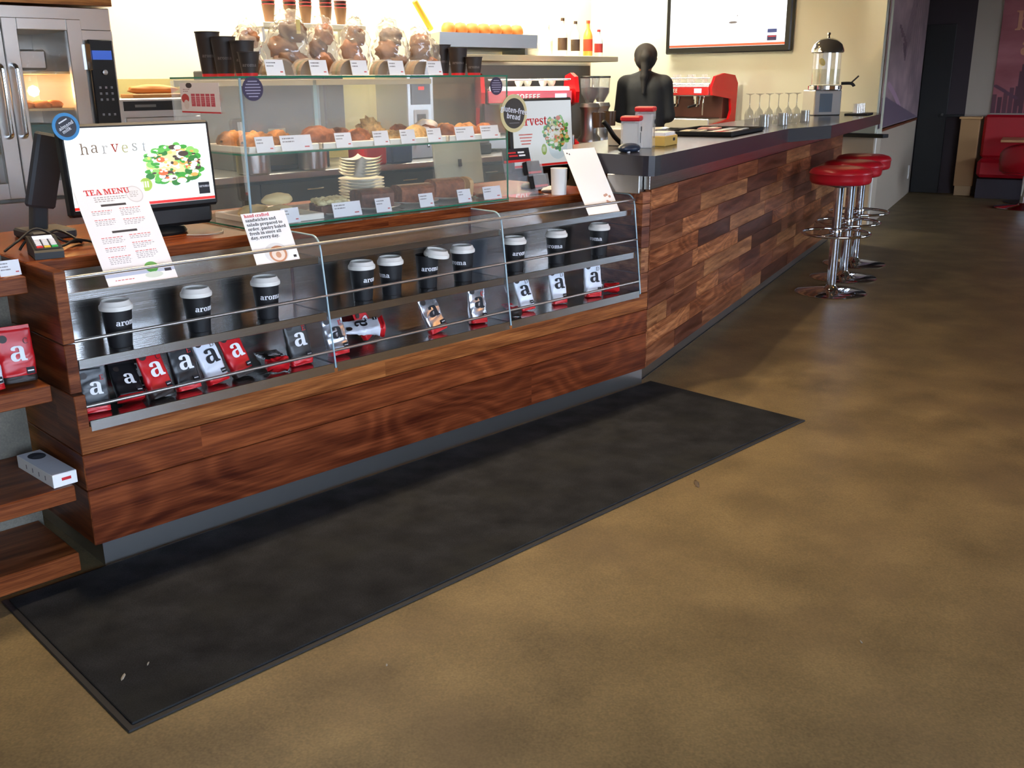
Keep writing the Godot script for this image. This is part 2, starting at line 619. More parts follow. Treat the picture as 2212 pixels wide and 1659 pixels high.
func strip_light(at: Vector3, length: float, width: float, energy: float, color: Color, turn: float, label: String, group: String) -> void:
	var t := thing("ceiling_strip_light", label, "ceiling light", at, turn, group)
	part(t, "housing", box(length + 0.04, 0.06, width + 0.04, 0.005), m.white, Vector3(0, 0.04, 0))
	part(t, "diffuser", box(length, 0.012, width), glow(color, 5.0), Vector3(0, 0.006, 0))
	var l := AreaLight3D.new()
	l.name = "light"
	l.light_color = color
	l.light_energy = energy
	l.area_size = Vector2(length, width)
	l.area_range = 20.0
	l.area_attenuation = 2.0
	l.shadow_enabled = true
	t.add_child(l)
	l.position = Vector3(0, -0.006, 0)
	l.rotation.x = -PI / 2

# ---------------------------------------------------------------- the room
const CEIL := 3.1
const SKY_ENERGY := 3.7
const EXPOSURE := 1.15

# a wall between two floor points; its visible face on the line, its thickness to the side given by out
func wall(called: String, a: Vector2, b: Vector2, y0: float, y1: float, material: Material, thick := 0.15, flip := false) -> MeshInstance3D:
	var d := b - a
	var turn := atan2(-d.y, d.x)
	var n := Vector2(-d.y, d.x).normalized() * (-1.0 if flip else 1.0)
	var c := (a + b) / 2 + n * thick / 2
	return struct(called, box(d.length(), y1 - y0, thick), material, Vector3(c.x, (y0 + y1) / 2, c.y), turn)

func build_room() -> void:
	struct("floor", box(22, 0.1, 16), m.floor, Vector3(6.5, -0.05, 0.0))
	struct("ceiling", box(22, 0.1, 16), m.ceiling, Vector3(6.5, CEIL + 0.05, 0.0))
	# behind the counter: a bright wall, a return and the wall with the screen
	wall("wall_back", Vector2(-3.2, -3.2), Vector2(5.95, -3.2), 0, CEIL, m.cream, 0.15, true)
	wall("wall_return", Vector2(5.95, -3.35), Vector2(5.95, -5.6), 0, CEIL, m.cream)
	wall("wall_recess", Vector2(5.8, -5.6), Vector2(8.5, -5.6), 0, CEIL, m.cream, 0.15, true)
	wall("wall_screen", Vector2(8.5, -5.75), Vector2(8.5, -1.72), 0.9, CEIL, m.gloss_cream, 0.15, true)
	wall("wall_screen_base", Vector2(8.5, -5.75), Vector2(8.5, -1.72), 0, 0.9, m.wainscot, 0.15, true)
	var tr := struct("trim_1", box(0.15, CEIL, 0.04, 0.003), m.white, Vector3(8.60, CEIL / 2, -1.755), BAR_TURN)
	tr.set_meta("label", "white edge trim of the glossy wall")
	struct("trim_2", box(0.12, 0.035, 0.75, 0.004), m.black, Vector3(8.44, 0.9, -1.95))
	# the mural wall runs on in the direction of the bar
	var a := Vector2(8.55, -1.72)
	var db := Vector2(d_bar.x, d_bar.z)
	var nb := Vector2(n_bar.x, n_bar.z)
	var b := a + db * 3.45
	var a2 := a + db * 0.13
	wall("wall_mural_base", a2, b, 0, 0.93, m.wainscot, 0.3, true)
	wall("wall_mural", a2 - nb * 0.03, b - nb * 0.03, 0.93, CEIL, m.plum, 0.27, true)
	wall("trim_3", a2 + nb * 0.01, b + nb * 0.01, 0.92, 0.945, m.board_side, 0.06, true)
	wall("wall_mural_end", b, b - nb * 3.2, 0, CEIL, m.plum, 0.15)
	# far wall across the end of the room
	var p := Vector2(bar(9.7, 0, 0).x, bar(9.7, 0, 0).z)
	wall("wall_far_dark", p - nb * 0.4, p + nb * 0.70, 0, CEIL, m.plum, 0.15, true)
	wall("wall_far", p + nb * 0.70, p + nb * 9.4, 0, CEIL, m.beige, 0.15, true)
	# the customers' side: left wall and the window front
	wall("wall_left", Vector2(-3.2, -3.35), Vector2(-3.2, 6.4), 0, CEIL, m.beige)
	wall("wall_window_base", Vector2(-3.35, 6.2), Vector2(15.5, 6.2), 0, 0.45, m.plum, 0.2)
	wall("wall_window_head", Vector2(-3.35, 6.2), Vector2(15.5, 6.2), 2.75, CEIL, m.plum, 0.2)
	var k := 1
	for run in [[-3.2, 3], [9.0, 2]]:
		var x: float = run[0]
		for j in run[1]:
			wall("trim_%d" % (10 + k), Vector2(x, 6.2), Vector2(x + 0.14, 6.2), 0.45, 2.75, m.black, 0.12)
			struct("window_%d" % k, box(1.86, 2.3, 0.012), m.window_pane, Vector3(x + 1.07, 1.6, 6.28))
			x += 2.0
			k += 1
		wall("trim_%d" % (20 + k), Vector2(x, 6.2), Vector2(x + 0.14, 6.2), 0.45, 2.75, m.black, 0.12)
	wall("wall_window_pier", Vector2(2.94, 6.2), Vector2(9.0, 6.2), 0.45, 2.75, mat(c8(206, 172, 136), 0.7), 0.2)
	wall("wall_window_end", Vector2(13.14, 6.2), Vector2(15.5, 6.2), 0.45, 2.75, m.plum, 0.2)

func build_lights() -> void:
	# bright strip lights over the kitchen
	for x in [0.9, 2.9, 4.9]:
		strip_light(Vector3(x, CEIL - 0.08, -2.92), 1.6, 0.2, 10.0, c8(255, 247, 226), 0.0, "long white strip light in the cove above the back wall", "cove strip lights")
	struct("trim_5", box(9.15, 0.5, 0.05, 0.004), m.cream, Vector3(1.37, CEIL - 0.25, -2.68))  # unseen valance, added to keep the strip lights off the customer floor
	strip_light(Vector3(7.95, CEIL - 0.08, -4.7), 1.2, 0.2, 8.0, c8(255, 252, 242), PI / 2, "white strip light on the ceiling of the coffee machine recess", "")
	# spots over the counter and the bar
	for x in [0.2, 1.25, 2.3]:
		downlight(Vector3(x, CEIL, -0.55), 5.2 - 2.3 * absf(x - 1.1), c8(255, 226, 186), 47.0, "round ceiling downlight above the pastry counter", "downlights over the counters")
	for s in [0.6, 1.9, 3.2]:
		downlight(bar(s, -0.55, CEIL), 1.8 - 0.42 * s, c8(255, 226, 186), 47.0, "round ceiling downlight above the dark bar top", "downlights over the counters")
	downlight(Vector3(1.95, CEIL, 1.9), 2.2, c8(255, 226, 186), 42.0, "round ceiling downlight over the customer floor beside the mat", "")
	# warm lamps over the room, behind the camera's right shoulder
	for x in [2.7, 3.6, 5.0]:
		pendant(Vector3(x, 2.35, 2.5), 0.3, c8(255, 178, 104), "black cone pendant lamp hanging over the customer floor", "pendant lamps over the floor", CEIL)
	for x in [6.1, 6.8, 7.5]:
		pendant(Vector3(x, 2.5, -2.6), 0.13, c8(255, 168, 92), "black cone pendant lamp hanging behind the bar", "pendant lamps behind the bar", CEIL)

# ---------------------------------------------------------------- counters
func build_counter() -> void:
	var t := thing("service_counter", "long walnut service counter with steel kick plate and a stepped display front", "counter", Vector3.ZERO)
	# carcass, boards
	var st := start()
	add_box(st, Vector3(1.30, 0.51, -0.53), Vector3(2.62, 0.79, 0.66))
	add_box(st, Vector3(1.30, 0.285, -0.10), Vector3(2.62, 0.36, 0.22))
	part(t, "carcass", done(st), m.board_side)
	st = start()
	add_box(st, Vector3(1.355, 0.05, -0.42), Vector3(2.70, 0.10, 0.84))
	part(t, "kick_plate", done(st), m.kick)
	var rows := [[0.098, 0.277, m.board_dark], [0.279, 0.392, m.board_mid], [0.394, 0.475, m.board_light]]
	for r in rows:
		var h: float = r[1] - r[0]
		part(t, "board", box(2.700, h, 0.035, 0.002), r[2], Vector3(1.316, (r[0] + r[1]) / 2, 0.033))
	# upright strip between the display and the bar corner
	var y := 0.477
	var k := 0
	for h in [0.095, 0.12, 0.10, 0.105, 0.055]:
		part(t, "board", box(0.056, h - 0.002, 0.26, 0.0015), m.planks[[2, 0, 3, 7, 1][k]], Vector3(2.638, y + h / 2, -0.082))
		y += h
		k += 1
	# left end: boards running into the depth
	y = 0.098
	k = 0
	for h in [0.18, 0.115, 0.185, 0.15, 0.215]:
		var front: float = 0.05 if y < 0.47 else 0.03
		part(t, "side_board", box(0.034, h - 0.003, front + 0.86, 0.002), wood_mat(m.grain, [c8(130, 76, 48), c8(148, 90, 56), c8(140, 84, 52), c8(134, 80, 50), c8(152, 94, 58)][k], Vector3(1, 2.2, 0.6), Vector3(0.2 * k, 0.3 * k, 0.41 * k)), Vector3(-0.018, y + h / 2, (front - 0.86) / 2))
		y += h
		k += 1
	var top := thing("countertop", "polished walnut countertop running behind the steel display", "countertop")
	part(top, "slab", box(2.70, 0.04, 0.72, 0.004), m.counter_wood, Vector3(1.315, 0.925, -0.54))

func build_rack(x0: float, x1: float, label: String) -> void:
	var t := thing("display_rack", label, "display rack", Vector3(x0, 0, 0), 0.0)
	var w := x1 - x0 - 0.012
	var cx := 0.002 + w / 2
	part(t, "back_panel", box(w, 0.425, 0.004), m.steel, Vector3(cx, 0.692, -0.194))
	# shelves: tray with a turned-down lip
	for sh in [[0.486, 0.048, 0.035], [0.668, 0.022, 0.03], [0.862, -0.004, 0.026]]:
		var st := start()
		var d: float = sh[1] + 0.192
		add_box(st, Vector3(cx, sh[0], sh[1] - d / 2), Vector3(w, 0.004, d))
		add_box(st, Vector3(cx, sh[0] + 0.008 - sh[2] / 2, sh[1]), Vector3(w, sh[2], 0.006), 0.0015)
		part(t, "shelf", done(st), m.steel)
	for rd in [[0.536, 0.040], [0.732, 0.020], [0.914, 0.0]]:
		part(t, "guard_rod", tube([Vector3(0, rd[0], rd[1]), Vector3(x1 - x0, rd[0], rd[1])], 0.0055, 10), m.rod)
	# clear end pane with a rounded upper corner
	var poly := [Vector2(-0.192, 0.486), Vector2(0.052, 0.476), Vector2(0.004, 0.885)]
	for k in 7:
		var a := deg_to_rad(lerpf(4, 88, k / 6.0))
		poly.append(Vector2(-0.044 + 0.046 * cos(a), 0.892 + 0.046 * sin(a)))
	poly.append(Vector2(-0.192, 0.938))
	var g := part(t, "end_pane", prism(poly, 0.008), m.rack_pane, Vector3(x1 - x0 - 0.001, 0, 0), Vector3(0, -PI / 2, 0))
	var edge := []
	for k in range(1, poly.size()):
		edge.append(Vector3(poly[k].x, poly[k].y, 0.004))
	part(g, "pane_edge", tube(edge, 0.0034, 6), m.glass_edge_blue)

func build_bar() -> void:
	var t := thing("bar_counter", "tall bar clad in mixed light and dark walnut planks", "bar", p_bar, BAR_TURN)
	rng.seed = 77
	var rows := 9
	var h := (0.958 - 0.100) / rows
	var order := [[6, 3, 7, 4, 0, 8, 2, 5], [3, 0, 4, 1, 5, 2, 7], [2, 6, 8, 0, 3, 9], [1, 5, 0, 7, 4, 6], [3, 6, 5, 1, 8, 0, 2], [8, 7, 0, 5, 3, 1], [0, 3, 6, 2, 4, 7], [6, 1, 3, 9, 0, 8], [2, 4, 7, 0, 5, 3]]
	for r in rows:
		var s := 0.004
		var k := 0
		while s < 5.05:
			var l: float = rng.randf_range(0.42, 1.15)
			if k == 0:
				l = rng.randf_range(0.25, 0.8)
			l = minf(l, 5.08 - s)
			if 5.08 - s - l < 0.2:
				l = 5.08 - s
			var tone: int = order[r][k % order[r].size()]
			part(t, "plank", box(l - 0.002, h - 0.0018, 0.03 + 0.001 * (k % 2), 0.0012), m.planks[tone], Vector3(s + l / 2, 0.100 + h * (rows - 1 - r) + h / 2, -0.015))
			s += l
			k += 1
	part(t, "carcass", box(4.8, 0.93, 0.42), m.board_side, Vector3(2.66, 0.55, -0.25))
	part(t, "kick_plate", box(5.0, 0.10, 0.4), m.kick, Vector3(2.56, 0.05, -0.255))
	part(t, "kick_joint", box(5.0, 0.004, 0.004), m.black, Vector3(2.56, 0.008, -0.052))
	part(t, "steel_band", box(5.10, 0.075, 0.03, 0.002), m.steel, Vector3(2.53, 0.9965, -0.016))
	part(t, "steel_upright", box(0.07, 0.085, 0.16, 0.003), m.plain_steel, Vector3(-0.032, 0.988, -0.115))
	var top := thing("bar_worktop", "dark stone bar worktop with an angled overhang above the stools", "worktop", Vector3(0, 1.03, 0))
	var pts := []
	var add := func(p: Vector3) -> void: pts.append(Vector2(p.x, -p.z))
	pts.append(Vector2(2.78, 0.56))
	pts.append(Vector2(2.555, 0.30))
	pts.append(Vector2(2.555, -0.085))
	pts.append(Vector2(2.562, -0.112))
	pts.append(Vector2(2.585, -0.130))
	add.call(bar(-0.04, 0.055, 0))
	add.call(bar(2.56, 0.055, 0))
	add.call(bar(3.13, 0.235, 0))
	add.call(bar(5.62, 0.235, 0))
	pts.append(Vector2(8.49, 1.72))
	pts.append(Vector2(8.49, 2.25))
	add.call(bar(5.0, -0.62, 0))
	add.call(bar(0.35, -0.62, 0))
	part(top, "slab", prism(pts, 0.09), m.slab, Vector3.ZERO, Vector3(-PI / 2, 0, 0))

func build_mat() -> void:
	var t := thing("floor_mat", "long black entrance mat lying on the floor along the counter", "mat", Vector3(-0.31, 0, 0.012), 0.0)
	part(t, "rubber_border", box(3.07, 0.006, 0.86, 0.003), m.rubber, Vector3(1.535, 0.003, 0.43))
	part(t, "pile", box(3.035, 0.006, 0.825, 0.002), m.mat_pile, Vector3(1.535, 0.0085, 0.43))

func build_stools() -> void:
	var t := thing("bar_stool", "", "stool", Vector3(5.34, 0, -0.40), 0.0, "round bar stools")
	part(t, "base_plate", lathe([Vector2(0, 0), Vector2(0.24, 0), Vector2(0.243, 0.006), Vector2(0.235, 0.012), Vector2(0.12, 0.022), Vector2(0.05, 0.03), Vector2(0.036, 0.05), Vector2(0.033, 0.06)], 48), m.chrome)
	part(t, "pole", cyl(0.032, 0.70, 28), m.chrome, Vector3(0, 0.40, 0))
	part(t, "collar", lathe([Vector2(0.033, 0.73), Vector2(0.05, 0.735), Vector2(0.13, 0.752), Vector2(0.13, 0.758), Vector2(0, 0.758)], 28), m.dark_steel)
	var fr := part(t, "foot_ring", ring(0.225, 0.0105, 56), m.chrome, Vector3(0, 0.42, 0))
	part(fr, "bracket", tube([Vector3(-0.222, 0, 0), Vector3(0.222, 0, 0)], 0.007, 8), m.chrome)
	part(fr, "hub", cyl(0.042, 0.05, 24, 0.004), m.chrome)
	part(t, "seat", lathe([Vector2(0, 0.755), Vector2(0.17, 0.755), Vector2(0.19, 0.760), Vector2(0.200, 0.772), Vector2(0.203, 0.79), Vector2(0.203, 0.822), Vector2(0.206, 0.826), Vector2(0.206, 0.832), Vector2(0.201, 0.845), Vector2(0.186, 0.858), Vector2(0.15, 0.867), Vector2(0.08, 0.872), Vector2(0, 0.873)], 56), m.red_vinyl)
	part(t, "piping", ring(0.204, 0.004, 56), m.red_vinyl, Vector3(0, 0.828, 0))
	t.set_meta("label", "red vinyl bar stool on a chrome pedestal, farthest from the mural wall")
	copy(t, "red vinyl bar stool on a chrome pedestal, the middle one of three", Vector3(5.90, 0, -0.60))
	copy(t, "red vinyl bar stool on a chrome pedestal, next to the mural wall", Vector3(6.50, 0, -0.82))

# ---------------------------------------------------------------- printed matter
func canvas(w: int, h: int, c: Color) -> Image:
	var im := Image.create(w, h, false, Image.FORMAT_RGB8)
	im.fill(c)
	return im

func bar_px(im: Image, x: float, y: float, w: float, h: float, c: Color) -> void:
	im.fill_rect(Rect2i(int(x * im.get_width()), int(y * im.get_height()), maxi(1, int(w * im.get_width())), maxi(1, int(h * im.get_height()))), c)

func disc_px(im: Image, cx: float, cy: float, rx: float, ry: float, c: Color) -> void:
	var w := im.get_width()
	var h := im.get_height()
	for y in range(maxi(0, int((cy - ry) * h)), mini(h, int((cy + ry) * h) + 1)):
		for x in range(maxi(0, int((cx - rx) * w)), mini(w, int((cx + rx) * w) + 1)):
			if pow((float(x) / w - cx) / rx, 2) + pow((float(y) / h - cy) / ry, 2) <= 1.0:
				im.set_pixel(x, y, c)

# lines of print too small to read
func lines_px(im: Image, x: float, y: float, w: float, n: int, step: float, c: Color, head := false, seed_ := 1) -> void:
	var r := RandomNumberGenerator.new()
	r.seed = seed_
	for k in n:
		var xx := x
		var last := w * (r.randf_range(0.5, 0.9) if k == n - 1 else r.randf_range(0.86, 1.0))
		while xx < x + last:
			var l := r.randf_range(0.02, 0.05)
			bar_px(im, xx, y + k * step, minf(l, x + last - xx), step * 0.42, c8(196, 70, 66) if head and k == 0 else c)
			xx += l + 0.012

# a picture of a mixed salad in a white bowl, drawn in patches
func salad_px(im: Image, cx: float, cy: float, rx: float, ry: float, dim: float, seed_: int) -> void:
	var r := RandomNumberGenerator.new()
	r.seed = seed_
	disc_px(im, cx + 0.02, cy + ry * 0.75, rx * 0.75, ry * 0.75, Color(0.86, 0.92, 0.95) * dim)
	disc_px(im, cx, cy, rx, ry, Color(0.97, 0.98, 0.98) * dim)
	disc_px(im, cx, cy, rx * 0.92, ry * 0.9, Color(0.86, 0.84, 0.62) * dim)
	var leaf := [Color(0.25, 0.62, 0.22), Color(0.38, 0.72, 0.3), Color(0.55, 0.8, 0.4), Color(0.2, 0.48, 0.2)]
	var rest := [Color(0.95, 0.66, 0.34), Color(0.84, 0.42, 0.24), Color(0.95, 0.93, 0.86), Color(0.3, 0.24, 0.2), Color(0.97, 0.8, 0.45), Color(0.96, 0.96, 0.93), Color(0.97, 0.97, 0.95)]
	for k in 150:
		var a := r.randf() * TAU
		var q := sqrt(r.randf()) * 0.9
		if k < 50:
			q = r.randf_range(0.55, 0.98)
		var big: float = 0.17 if k < 50 else (0.15 if k < 100 else 0.07)
		var set_: Array = leaf if k < 50 or k % 5 == 0 else rest
		var col: Color = set_[r.randi() % set_.size()] * dim
		disc_px(im, cx + cos(a) * q * rx, cy + sin(a) * q * ry, rx * big * r.randf_range(0.6, 1.2), ry * big * r.randf_range(0.5, 1.0), col)

func print_mat(im: Image, rough := 0.7) -> StandardMaterial3D:
	return mat(Color.WHITE, rough, 0.0, {"albedo_texture": tex(im), "texture_repeat": false})

func lit_mat(im: Image, energy: float) -> StandardMaterial3D:
	var t := tex(im)
	return mat(c8(20, 20, 20), 0.3, 0.0, {"emission_enabled": true, "emission": Color.WHITE, "emission_texture": t, "emission_operator": BaseMaterial3D.EMISSION_OP_MULTIPLY, "emission_energy_multiplier": energy, "texture_repeat": false})

# a leaning printed sheet between its foot line and its top line
func sheet(called: String, label: String, category: String, foot: Vector3, top: Vector3, width: float, material: Material) -> Node3D:
	var d := top - foot
	var t := thing(called, label, category, foot)
	t.rotation.x = -atan2(-d.z, d.y)
	part(t, "sheet", box(width, d.length(), 0.0016), material, Vector3(0, d.length() / 2, 0))
	return t

# ---------------------------------------------------------------- coffee cups
func coffee_cup(h: float, r0: float, r1: float, cup: Material) -> Array:
	var body := lathe([Vector2(0, 0.002), Vector2(r0 - 0.002, 0.002), Vector2(r0, 0), Vector2(r1, h), Vector2(r1 - 0.0015, h + 0.001), Vector2(r0 - 0.002, 0.006), Vector2(0, 0.005)], 36)
	var lid := lathe([Vector2(r1 + 0.0005, h - 0.012), Vector2(r1 + 0.0035, h - 0.012), Vector2(r1 + 0.0045, h - 0.006), Vector2(r1 + 0.0035, h + 0.001), Vector2(r1 + 0.0005, h + 0.003), Vector2(r1 - 0.004, h + 0.013), Vector2(r1 - 0.006, h + 0.016), Vector2(r1 - 0.009, h + 0.0145), Vector2(r1 - 0.012, h + 0.011), Vector2(0, h + 0.011)], 36)
	return [body, lid, cup]

func build_cups() -> void:
	var h := 0.128
	var r0 := 0.0355
	var r1 := 0.0462
	var made := coffee_cup(h, r0, r1, m.cup_black)
	var word := round_letters("aroma", 0.0245, serif_bold, 0.078, r0, r1, h)
	var spots := [
		[253, 650, 46.0, "below the tea menu, nearest the counter's end"], [427, 625, 44.0, "in the middle of the bay below the tea menu"], [577, 603, 26.0, "below the tea menu, beside the glass pane"],
		[786, 570, 60.0, "in the middle bay, first of a close pair"], [848, 560, -62.0, "in the middle bay, second of a close pair"], [927, 546, 22.0, "in the middle bay with its white lid pressed on askew"], [1004, 534, -36.0, "in the middle bay, beside the pane towards the bar"],
		[1117, 516, 42.0, "in the bay beside the bar, next to the pane"], [1207, 501, -14.0, "in the middle of the bay beside the bar"], [1300, 488, -36.0, "in the bay beside the bar, by the plank corner"]]
	var first: Node3D
	for k in spots.size():
		var p := on_z(spots[k][0], spots[k][1], -0.06)
		var at := Vector3(p.x, 0.6705, -0.075)
		var turn: float = atan2(cam_at.x - at.x, cam_at.z - at.z) + deg_to_rad(spots[k][2])
		var label: String = "black lidded paper cup " + spots[k][3]
		var t: Node3D
		if k == 0:
			t = thing("coffee_cup", label, "cup", at, turn, "paper cups on the display shelves")
			part(t, "cup_body", made[0], m.cup_black)
			part(t, "lid", made[1], m.lid)
			part(t, "lettering", word, m.ink_white)
			first = t
		else:
			t = copy(first, label, at, turn)
		if k == 5:
			t.get_node("lid").rotation = Vector3(0.10, 0, -0.13)
			t.get_node("lid").position = Vector3(0.016, 0.008, 0.010)

# ---------------------------------------------------------------- coffee bags
# pouch standing on its base: full below, pressed flat to a seam above; v0..v1 picks a slice of its height
func pouch(w: float, h: float, d: float, v0: float, v1: float, seed_: int, rumple: float) -> ArrayMesh:
	var nz := noise(seed_, 9.0, 3)
	var rows := 16
	var seg := 24
	var p := []
	for k in rows + 1:
		var v := lerpf(v0, v1, float(k) / rows)
		var dep: float = d * lerpf(1.0, 0.10, v)
		var wid: float = w * (0.94 + 0.06 * clampf(v * 2.5, 0, 1))
		for j in seg:
			var a := TAU * j / seg
			var cx := signf(cos(a)) * pow(absf(cos(a)), 0.4)
			var cz := signf(sin(a)) * pow(absf(sin(a)), 0.45)
			var q := Vector3(cx * wid / 2, v * h, cz * dep / 2)
			var n := nz.get_noise_3dv(q * 4.0) * rumple
			q += Vector3(cx * 0.3, 0.2, cz) * n * (0.3 + clampf(1.0 - v, 0, 1))
			q.z += d * 0.5
			p.append(q)
	var st := SurfaceTool.new()
	st.begin(Mesh.PRIMITIVE_TRIANGLES)
	for k in rows:
		for j in seg:
			var j2 := (j + 1) % seg
			for w3 in [k * seg + j, k * seg + j2, (k + 1) * seg + j, k * seg + j2, (k + 1) * seg + j2, (k + 1) * seg + j]:
				st.set_uv(Vector2.ZERO)
				st.add_vertex(p[w3])
	for e in [0, rows]:
		var c := Vector3.ZERO
		for j in seg:
			c += p[e * seg + j] / seg
		for j in seg:
			var tri3 := [c, p[e * seg + (j + 1) % seg], p[e * seg + j]]
			for w3 in ([0, 1, 2] if e == 0 else [0, 2, 1]):
				st.set_uv(Vector2.ZERO)
				st.add_vertex(tri3[w3])
	st.generate_normals()
	return st.commit()

func coffee_bag(label: String, at: Vector3, rot: Vector3, w: float, h: float, d: float, skin: Material, ink: Material, mark: String, mark_ink: Material, seed_: int, lying := false) -> Node3D:
	var t := thing("coffee_bag", label, "coffee bag", at, 0.0, "bags of coffee on the shelves")
	t.rotation = rot
	var rum: float = 0.012 if lying else 0.006
	part(t, "pouch", pouch(w, h, d, 0.12, 1.0, seed_, rum), skin)
	part(t, "red_base", pouch(w, h, d, 0.0, 0.12, seed_, rum), m.bag_red if skin != m.bag_red else m.cup_brown)
	part(t, "seam", box(w * 0.98, 0.012, 0.006, 0.001), skin, Vector3(0, h + 0.004, d * 0.5))
	var face := func(v: float) -> float: return d * 0.5 + d * lerpf(1.0, 0.10, v) / 2
	# the front leans back as the pouch thins: print follows it
	var slope: float = -atan2(face.call(0.0) - face.call(1.0), h)
	var z6: float = face.call(0.58) + 0.0025
	if d > 0.0:
		letters(t, "a", h * 0.54, serif_bold, ink, Vector3(0.006, h * 0.58, z6), Vector3(slope, 0, 0))
		part(t, "emblem", cyl(h * 0.075, 0.001, 20), m.cup_brown, Vector3(-w * 0.28, h * 0.84, face.call(0.84) + 0.003), Vector3(PI / 2 + slope, 0, 0))
		if mark != "":
			letters(t, mark, h * 0.15, serif, mark_ink, Vector3(w * 0.30, h * 0.76, face.call(0.76) + 0.003), Vector3(slope, 0, 0))
		part(t, "logo_patch", box(w * 0.22, w * 0.2, 0.001), m.ink, Vector3(w * 0.3, h * 0.2, face.call(0.2) + 0.003), Vector3(slope, 0, 0))
		part(t, "logo_line", box(w * 0.17, w * 0.035, 0.001), m.ink_white, Vector3(w * 0.3, h * 0.2, face.call(0.2) + 0.0036), Vector3(slope, 0, 0))
	return t

func build_bags() -> void:
	var lo := 0.4885
	var r := func(x: float, y: float, z: float) -> Vector3: return Vector3(deg_to_rad(x), deg_to_rad(y), deg_to_rad(z))
	# first bay
	coffee_bag("black coffee bag with white letter a and red mark, against the counter's end boards", Vector3(0.062, lo, -0.055), r.call(-8, -12, 0), 0.085, 0.135, 0.045, m.bag_black, m.ink_white, "E", m.ink_red, 1)
	coffee_bag("black coffee bag standing crooked behind a slumped black bag", Vector3(0.205, lo, -0.135), r.call(-6, 14, -9), 0.085, 0.15, 0.04, m.bag_black, m.ink_white, "C", m.ink_red, 2)
	coffee_bag("slumped black coffee bag with its red base turned forward", Vector3(0.165, lo, -0.05), r.call(-34, 4, -6), 0.085, 0.125, 0.05, m.bag_black, m.ink_white, "", m.ink_red, 3)
	coffee_bag("red coffee bag with white letter a standing between two black bags", Vector3(0.262, lo, -0.04), r.call(-18, 6, 5), 0.082, 0.165, 0.04, m.bag_red, m.ink_white, "C", m.cup_brown, 4)
	coffee_bag("upright black coffee bag between a red bag and a white bag", Vector3(0.36, lo, -0.055), r.call(-14, 0, 2), 0.085, 0.165, 0.042, m.bag_black, m.ink_white, "E", m.ink_red, 5)
	coffee_bag("white coffee bag with black letter a, between black and red bags", Vector3(0.462, lo, -0.045), r.call(-20, 2, 8), 0.078, 0.17, 0.042, m.bag_white, m.ink, "D", m.ink_grey, 6)
	coffee_bag("red coffee bag leaning back next to a white coffee bag", Vector3(0.565, lo, -0.06), r.call(-20, 4, 9), 0.08, 0.165, 0.04, m.bag_red, m.ink_white, "", m.ink, 7)
	coffee_bag("black coffee bag fallen flat on its back on the lowest shelf", Vector3(0.675, lo + 0.002, 0.0), r.call(-84, -14, 0), 0.085, 0.14, 0.05, m.bag_black, m.ink_white, "", m.ink, 8, true)
	coffee_bag("charcoal coffee bag with white letter a beside the first glass pane", Vector3(0.79, lo, -0.055), r.call(-8, -4, 3), 0.09, 0.165, 0.045, mat(c8(50, 48, 46), 0.4), m.ink_white, "E", m.ink_red, 9)
	# middle bay
	coffee_bag("crumpled silver coffee bag beside the first glass pane", Vector3(0.952, lo, -0.055), r.call(-14, -8, 4), 0.085, 0.15, 0.05, m.bag_silver, m.ink, "E", m.ink_red, 10)
	coffee_bag("white coffee bag lying on its side with a red end", Vector3(1.17, lo + 0.046, -0.055), r.call(-70, -18, 82), 0.08, 0.16, 0.05, m.bag_white, m.ink, "", m.ink, 11, true)
	coffee_bag("dark red coffee bag leaning against the steel back", Vector3(1.17, lo, -0.16), r.call(-8, 20, 24), 0.075, 0.15, 0.035, m.bag_red, m.ink_white, "", m.ink, 12)
	coffee_bag("silver coffee bag tilted to one side, alone in the middle bay", Vector3(1.43, lo, -0.055), r.call(-16, -4, 12), 0.088, 0.155, 0.04, m.bag_silver, m.ink, "E", m.ink_grey, 13)
	coffee_bag("upright shiny silver coffee bag in front of the second pane", Vector3(1.645, lo, -0.055), r.call(-10, -10, -2), 0.08, 0.155, 0.048, m.bag_silver, m.ink, "C", m.ink_red, 14)
	# last bay
	coffee_bag("narrow white coffee bag tilted next to the second pane", Vector3(1.955, lo, -0.06), r.call(-14, -24, 10), 0.07, 0.16, 0.035, m.bag_white, m.ink, "D", m.ink_grey, 15)
	coffee_bag("white coffee bag with black letter a in the middle of the last bay", Vector3(2.15, lo, -0.055), r.call(-12, -22, 3), 0.075, 0.165, 0.038, m.bag_white, m.ink, "D", m.ink_grey, 16)
	coffee_bag("bright white upright coffee bag with a red foot", Vector3(2.372, lo, -0.055), r.call(-6, -20, 0), 0.085, 0.165, 0.045, m.bag_white, m.ink, "D", m.ink_grey, 17)
	coffee_bag("silver coffee bag lying flat in the corner by the plank strip", Vector3(2.48, lo + 0.002, -0.02), r.call(-84, -40, 0), 0.08, 0.12, 0.045, m.bag_silver, m.ink, "", m.ink, 18, true)
	coffee_bag("small red coffee bag lying beside the tilted white bag", Vector3(1.835, lo + 0.002, 0.0), r.call(-82, -20, 0), 0.05, 0.10, 0.035, m.bag_red, m.ink_white, "", m.ink, 19, true)

